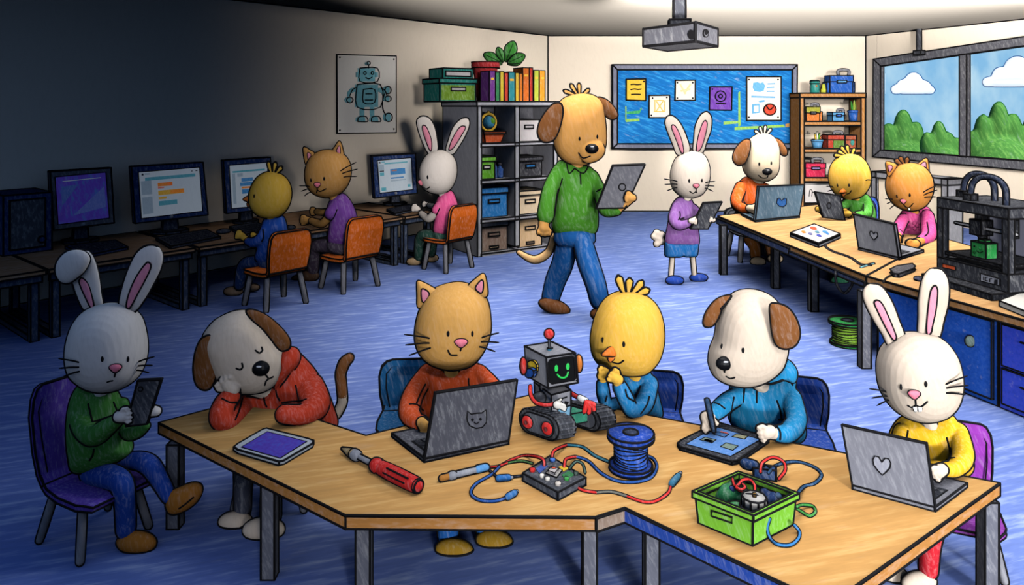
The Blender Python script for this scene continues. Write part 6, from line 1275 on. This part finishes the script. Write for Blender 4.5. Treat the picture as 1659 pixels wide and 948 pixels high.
# ---------------------------------------------------------------- 8 rabbit in the purple sweater
D = 8.3
animal('rabbit', 'white rabbit in a lilac sweater and blue shorts standing with a dark tablet', D, (240, 224, 208),
 [(1118, 245), (1098, 254), (1089, 272), (1087, 292), (1092, 308), (1104, 318), (1119, 321), (1136, 315), (1146, 300), (1149.5, 278), (1145, 258), (1135, 247)], 29,
 torso=[(1101, 319), (1118, 322), (1124, 335), (1129, 362), (1131, 398), (1105, 400), (1079, 397), (1083, 362), (1088, 335)], bd=8.33, btz=20, shirt=(158, 106, 184),
 sleeves=[[(1097, 334, 7.5, 8.28), (1092, 354, 9, 8.2), (1100, 365, 8, 8.14), (1116, 361, 6, 8.1)], [(1124, 338, 7, 8.3), (1134, 352, 7, 8.22), (1142, 360, 5, 8.16)]],
 hands=[(1122, 358, 8.05, 6.5, 0), (1154, 356, 8.05, 5.5, 185, dict(side=-1))], arms=[[(1142, 360, 3.5, 8.16), (1152, 357, 4, 8.08)]],
 legs=[[(1091, 404, 7, 8.32), (1091, 408, 7, 8.32)], [(1117, 404, 7, 8.32), (1117, 408, 7, 8.32)]], trousers=(28, 112, 186), tr_extra=[inflate([(1078, 392), (1131, 392), (1129, 414), (1107, 414.5), (1104, 409), (1101, 415), (1077, 415)], 8.33, 17, 1, 6, smooth=False, square=.35)], shoe_c=(34, 74, 176),
 body_extra=[chain([(1090, 405, 4, 8.32), (1087, 449, 3.8, 8.3)], 10), chain([(1121, 405, 4, 8.35), (1125, 446, 3.8, 8.4)], 10)],
 shoes=[(oval(1093, 454.5, 14.5, 7), 8.25, 7), (oval(1132, 450, 14.5, 6.5), 8.4, 7)],
 ears=[dict(o=[(1098, 252), (1090, 235), (1081, 213), (1077, 198), (1081, 188), (1091, 188), (1102, 199), (1112, 220), (1118, 246)], d=8.3, t=4, p=[(1108, 246), (1104, 248), (1096, 228), (1088, 207), (1090, 202), (1096, 207), (1104, 226)]), dict(o=[(1123, 247), (1124, 225), (1126, 205), (1134, 187), (1145, 180.5), (1153, 190), (1152, 211), (1145, 230), (1138, 249)], d=8.3, t=4, p=[(1131, 246), (1128, 245), (1131, 222), (1138, 200), (1143, 195), (1146, 201), (1142, 222), (1136, 240)])],
 eyes=[(1116.6, 293), (1137, 292.5)], er=2.0, nose=(1128, 301.6, 5.2, 3.6, 'p'), mouth=[[(1117.5, 310), (1122.7, 313), (1127.5, 310)], [(1128, 305), (1127.5, 310)], [(1127.5, 310), (1129, 312)]],
 whisk=[((1076, 290), (1097, 294)), ((1077, 299), (1097, 298.6)), ((1081, 309), (1097, 304)), ((1158, 294), (1143, 296)), ((1157, 301.6), (1143, 300.8)), ((1155, 310), (1142, 304.7))],
 folds=[[(1101, 343), (1102, 350), (1099, 356)], [(1099, 356), (1108, 353)]], collar=[(1108, 320), (1120, 321), (1116, 326), (1111, 326)],
 extra=[add('tail', fuse([ball(W(x, y, 8.45), 5.5*8.4/FOC) for x, y in ((1060, 383), (1064, 377), (1072, 380), (1072, 391), (1064, 395), (1067, 386))], .014, 1), (240, 224, 208))])
slate('dark tablet held by the rabbit in the lilac sweater', [(1140, 329), (1170, 327.5), (1147, 371), (1119, 371)], 8.02, 8.04, BLK, .03)
# ---------------------------------------------------------------- 9 chick at the computer
D = 7.5
animal('chick', 'small yellow chick in a blue shirt sitting at a computer, seen from the side', D, (238, 190, 70),
 [(437, 278), (420, 285), (409, 301), (405, 318), (408, 336), (420, 349), (438, 353.5), (455, 349), (467, 334), (471, 314), (467, 296), (455, 283)], 30,
 torso=[(433, 351), (456, 349), (464, 368), (467, 400), (458, 428), (438, 430), (415, 421), (420, 395), (424, 368)], bd=7.55, btz=20, shirt=(34, 84, 180),
 sleeves=[[(434, 364, 8, 7.5), (424, 385, 8.5, 7.45), (412, 393, 8, 7.5), (402, 391, 6, 7.6)]],
 hands=[(391, 382, 7.68, 7.5, 200, dict(side=-1)), (412, 381, 7.7, 5, 190, dict(side=-1))], arms=[[(402, 390, 5, 7.6), (394, 384, 5, 7.66)]],
 legs=[[(440, 428, 10, 7.55), (410, 425, 10, 7.62), (394, 432, 9, 7.7), (388, 462, 8, 7.74)]], trousers=(26, 56, 110), tr_extra=[inflate([(418, 418), (460, 418), (458, 438), (425, 436)], 7.55, 16, 3, 4)], shoe_c=(150, 124, 100),
 shoes=[(oval(378, 472, 15, 7), 7.78, 8), (oval(411, 466, 9, 5), 7.9, 7)],
 eyes=[(412, 318)], er=2.0, folds=[[(426, 372), (427, 384), (424, 391)]],
 extra=[tuft([((440, 280), (435, 263)), ((443, 279), (446, 264)), ((446, 280), (456, 271))], 3.2, (238, 190, 70)), beak([(406, 317), (399, 319), (393, 323.5), (400, 326), (406, 327)], [(405, 327), (400, 329), (402, 336), (407, 332)])])
# ---------------------------------------------------------------- 10 cat at the computer
D = 8.1
animal('cat', 'tan cat in a purple shirt with hands on the computer desk', D, (214, 156, 84),
 [(524, 243), (506, 252), (497, 268), (495, 287), (500, 304), (513, 316), (533, 320), (553, 312), (565, 295), (568, 273), (561, 255), (546, 245)], 33,
 torso=[(540, 318), (557, 314), (571, 332), (578, 355), (573, 385), (562, 400), (534, 394), (533, 375), (536, 352), (530, 338)], bd=8.15, btz=20, shirt=(118, 66, 156),
 sleeves=[[(546, 330, 10, 8.1), (536, 346, 10, 8.05)], [(550, 330, 9, 8.2), (538, 342, 8, 8.25)]],
 arms=[[(535, 348, 6.5, 8.05), (522, 362, 6.5, 8.2), (505, 358, 5.5, 8.5)], [(536, 343, 5, 8.25), (524, 344, 5, 8.4), (514, 343, 5, 8.6)]],
 hands=[(497, 357, 8.6, 8, 178, dict(side=-1)), (511, 343, 8.75, 6.5, 180, dict(side=-1))],
 legs=[[(556, 402, 11, 8.15), (525, 398, 11, 8.25), (510, 404, 10, 8.35), (507, 438, 9, 8.42)]], trousers=(72, 60, 80), tr_extra=[inflate([(532, 390), (566, 392), (564, 412), (535, 408)], 8.15, 16, 3, 4)], shoe_c=(84, 60, 44),
 shoes=[(oval(502, 447, 15, 9), 8.42, 9), (oval(484, 452, 11, 6), 8.5, 8)],
 ears=[dict(o=[(496, 268), (492, 250), (492, 238), (502, 243), (511, 250), (504, 260)], d=8.1, t=5, p=[(498, 247), (504, 251), (499, 258)]), dict(o=[(537, 247), (543, 237), (550, 228), (555, 240), (557, 256), (547, 252)], d=8.1, t=5, p=[(550, 236), (545, 245), (551, 250)])],
 eyes=[(504, 292), (525, 289.7)], er=2.0, nose=(514, 300, 5.4, 4.2, 'p'), mouth=[[(514, 304), (514, 307), (519, 310), (528, 306)], [(514, 307), (513, 312)]],
 whisk=[((485, 301), (501, 302)), ((488, 310), (501, 306)), ((494, 317), (503, 311)), ((577, 263), (552, 276.7)), ((579, 274), (555, 281)), ((578, 286), (557, 287))], folds=[[(546, 340), (541, 352), (536, 358)]])
# ---------------------------------------------------------------- 11 rabbit at the computer
D = 9.0
animal('rabbit', 'white rabbit in a pink shirt working at the computer beside the cube shelf', D, (238, 226, 216),
 [(714, 243), (694, 249), (682, 266), (679, 285), (685, 303), (698, 312), (716, 314), (731, 305), (739.5, 285), (739, 264), (730, 249)], 29,
 torso=[(716, 312), (731, 309), (740, 326), (742, 345), (733, 365), (727, 382), (703, 377), (705, 350), (706, 328)], bd=9.05, btz=18, shirt=(236, 92, 152),
 sleeves=[[(719, 326, 9, 9.0), (708, 340, 8.5, 8.98)]],
 arms=[[(708, 342, 6.5, 8.98), (695, 354, 6.5, 9.1), (683, 346, 5, 9.3)], [(708, 335, 5, 9.15), (696, 333, 4.5, 9.4)]], hands=[(675, 338, 9.42, 6.5, 195, dict(side=-1)), (690, 331, 9.55, 5, 180, dict(side=-1))],
 legs=[[(722, 386, 9, 9.05), (695, 382, 10, 9.12), (682, 386, 9, 9.2), (679, 416, 8, 9.24)], [(712, 384, 8, 9.15), (702, 390, 7, 9.3), (699, 410, 6.5, 9.35)]], trousers=(38, 76, 66), tr_extra=[inflate([(703, 374), (730, 376), (728, 392), (706, 390)], 9.05, 14, 3, 4)], shoe_c=(196, 164, 124),
 shoes=[(oval(671, 424, 12, 6.5), 9.25, 7), (oval(699, 418, 11, 6), 9.4, 7)],
 ears=[dict(o=[(695, 250), (684, 230), (677, 210), (675, 195), (683, 188), (694, 190), (703, 202), (708, 222), (709, 245)], d=9.0, t=4, p=[(699, 243), (696, 243), (688, 222), (684, 206), (688, 203), (693, 210), (699, 228)]), dict(o=[(722, 245), (727, 225), (734, 206), (746, 193), (758, 191), (761, 202), (753, 222), (742, 240), (733, 251)], d=9.0, t=4, p=[(730, 243), (727, 242), (733, 225), (744, 207), (752, 204), (754, 208), (746, 222), (736, 238)])],
 eyes=[(693, 287)], er=2.0, nose=(682.5, 296.5, 5.5, 4.6, 'p'), mouth=[[(687, 303), (691, 306), (696, 303)]], folds=[[(712, 338), (707, 349)]])
# ---------------------------------------------------------------- 12 dog at the back table
D = 9.55
animal('dog', 'white dog with brown ears in an orange sweater at the back table laptop', D, (226, 204, 174),
 [(1236, 216), (1220, 222), (1209, 236), (1204, 258), (1206, 277), (1216, 289), (1230, 294), (1246, 292), (1258, 281), (1261, 259), (1260, 237), (1252, 221)], 27,
 torso=[(1208, 287), (1225, 294), (1241, 297), (1252, 312), (1252, 346), (1215, 352), (1190, 340), (1185, 325), (1192, 305)], bd=9.6, btz=18, shirt=(236, 100, 24),
 sleeves=[[(1200, 303, 9, 9.5), (1194, 325, 10, 9.35), (1203, 337, 8, 9.2), (1212, 338, 6, 9.1)]], hands=[(1217, 338, 9.02, 8, 15)],
 legs=[[(1205, 372, 12, 9.6), (1216, 388, 10, 9.45), (1223, 400, 8.5, 9.4), (1224, 414, 8, 9.4)], [(1235, 374, 12, 9.6), (1246, 388, 9, 9.5), (1249, 402, 8.5, 9.5), (1250, 410, 8, 9.5)]], trousers=(146, 88, 34), tr_extra=[inflate([(1190, 345), (1255, 345), (1255, 378), (1195, 380)], 9.62, 16, 3, 4)],
 shoes=[(oval(1228, 424, 12, 7), 9.3, 8), (oval(1256, 419, 12, 7), 9.4, 8)],
 ears=[dict(o=[(1214, 226), (1203, 228), (1190, 243), (1187, 259), (1195, 268), (1206, 265), (1212.5, 252), (1216, 236)], c=BROWN, d=9.38, t=4), dict(o=[(1255, 224), (1266, 229), (1275, 243), (1274, 252), (1266, 251), (1260.6, 240)], c=BROWN, d=9.5, t=4)],
 eyes=[(1230, 266), (1249.5, 264.5)], er=1.9, nose=(1243, 278, 8, 6, 'dog'), mouth=[[(1229, 284), (1234.6, 288), (1242, 288), (1244, 285)]], folds=[[(1208, 310), (1203, 322), (1202, 328)], [(1202, 328), (1210, 332)]], collar=[(1222, 293), (1238, 296), (1230, 300)],
 extra=[tuft([((1234, 218), (1223, 212)), ((1236, 217), (1231, 206)), ((1238, 217), (1240, 204)), ((1240, 218), (1249, 209))], 2.4, (226, 204, 174), 'hair_tuft')])
# ---------------------------------------------------------------- 13 chick at the back table
D = 9.2
animal('chick', 'yellow chick in a green shirt holding a dark tablet at the back table', D, CHK,
 [(1377, 249), (1362, 253), (1350, 266), (1345, 285), (1348, 304), (1358, 317), (1374, 322.5), (1392, 319), (1404, 305), (1408, 286), (1403, 266), (1392, 253)], 28,
 torso=[(1370, 320), (1386, 322), (1402, 314), (1412, 328), (1417, 345), (1412, 362), (1375, 362), (1366, 340)], bd=9.28, btz=18, shirt=(78, 160, 52),
 sleeves=[[(1404, 328, 8, 9.2), (1404, 346, 8, 9.05), (1388, 350, 7, 8.95)], [(1374, 328, 7, 9.2), (1362, 340, 7, 9.1)]], arms=[[(1386, 350, 5, 8.95), (1375, 348, 5, 8.85)], [(1360, 342, 5, 9.1), (1340, 345, 5, 8.95), (1332, 342, 5, 8.88)]],
 hands=[(1372, 346, 8.78, 7.5, 185, dict(side=-1)), (1328, 339, 8.8, 6.5, 0)],
 legs=[[(1390, 385, 9, 9.2), (1380, 405, 9, 8.9), (1370, 430, 8, 8.6), (1366, 446, 7.5, 8.5)], [(1398, 385, 9, 9.25), (1390, 405, 9, 9.0), (1382, 428, 7, 8.7), (1376, 444, 7, 8.6)]], trousers=(46, 110, 60), shoe_c=(40, 112, 84), tr_extra=[ball(W(1394, 372, 9.3), .14)],
 shoes=[(oval(1360, 455, 14, 9), 8.35, 9), (oval(1372, 451, 11, 7), 8.5, 8)],
 eyes=[(1357, 300), (1375.6, 300)], er=1.9, mouth=[[(1372, 314), (1376, 313), (1379, 309)]], whisk=[((1339, 302), (1350, 303)), ((1341, 310), (1350, 308)), ((1414, 292), (1403, 292))], folds=[[(1399, 331), (1399, 342)]],
 extra=[tuft([((1372, 251), (1358, 245)), ((1374, 250), (1363, 238)), ((1376, 250), (1372, 236)), ((1379, 250), (1384, 241)), ((1370, 252), (1352, 252))], 2.8), beak([(1366, 304.5), (1359, 312), (1366, 313), (1372, 311)], [(1363, 313), (1371, 312), (1366, 319)])])
slate('dark tablet held by the chick in the green shirt', [(1321, 311), (1361, 317), (1369, 357), (1334, 352)], 8.72, 8.70, BLK, .03, mark=(1343, 333, 3.2, 4.6))
# ---------------------------------------------------------------- 14 cat at the back table
D = 7.8
animal('cat', 'orange cat with a brown forelock in a pink shirt at the back table', D, (240, 158, 72),
 [(1473, 264), (1456, 268), (1444, 281), (1439, 299), (1442, 318), (1453, 334), (1473, 341.6), (1492, 336), (1504, 320), (1508, 299), (1503, 280), (1490, 267)], 31,
 torso=[(1466, 340), (1482, 342), (1499, 334), (1510, 348), (1515, 370), (1515, 396), (1492, 402), (1468, 398), (1456, 384), (1458, 358)], bd=7.88, btz=20, shirt=(236, 84, 156),
 sleeves=[[(1502, 350, 10, 7.75), (1505, 380, 11, 7.5), (1494, 390, 9, 7.3)], [(1464, 354, 8, 7.8), (1455, 372, 9, 7.6), (1456, 380, 7, 7.45)]], hands=[(1480, 396, 7.05, 9.5, 160, dict(side=-1)), (1455, 387, 7.3, 6, 120)], arms=[[(1494, 390, 6, 7.3), (1484, 394, 7, 7.12)], [(1456, 380, 5, 7.45), (1455, 386, 5, 7.32)]],
 legs=[[(1480, 420, 11, 7.85), (1475, 460, 10, 7.6), (1472, 500, 9, 7.6)], [(1500, 420, 11, 7.85), (1498, 460, 10, 7.6), (1496, 500, 9, 7.6)]], trousers=(70, 80, 110), shoes=[(oval(1470, 508, 14, 8), 7.4, 8), (oval(1494, 508, 14, 8), 7.4, 8)],
 ears=[dict(o=[(1439, 286), (1436, 272), (1436, 262), (1444, 263), (1453, 267), (1448, 277)], d=7.8, t=5, p=[(1439, 268), (1446, 270), (1441, 279)]), dict(o=[(1484, 268), (1492, 262), (1501, 256), (1504, 268), (1503, 282), (1494, 276)], d=7.8, t=5, p=[(1499, 262), (1491, 269), (1500, 277)])],
 eyes=[(1453.4, 318), (1474, 316)], er=2.0, nose=(1463.5, 326.5, 5, 3.8, 'p'), mouth=[[(1464, 330), (1467, 335), (1473, 336), (1479, 330)]],
 whisk=[((1434, 322), (1446, 323)), ((1437, 330), (1446, 327)), ((1442, 338), (1449, 333)), ((1517, 300.5), (1496, 311.6)), ((1518, 308), (1497, 316)), ((1516, 319), (1498, 320))], folds=[[(1502, 360), (1504, 376), (1498, 383)], [(1458, 372), (1464, 378)]],
 collar=[(1470, 341), (1486, 341), (1478, 346)],
 extra=[tuft([((1464, 268), (1451, 259)), ((1466, 267), (1458, 255)), ((1468, 267), (1470, 256))], 3.4, (150, 92, 44), 'forelock'),
        lambda t, hs, sf, d, k: part('tooth', t, [(ball(hs.hit(1473, 338)[0], 2.2*k, 1, .5, 1.4), flat((250, 248, 240)))], mode='c', w=1.4),
        lambda t, hs, sf, d, k: part('shirt_print', t, [(ball(W(1486+x, 366+y, 7.70), .02, 1, .5, 1), F((170, 60, 110), d)) for x, y in ((0, 0), (-5, -4), (5, -4), (-4, 5), (4, 5))], mode='')])
finish()
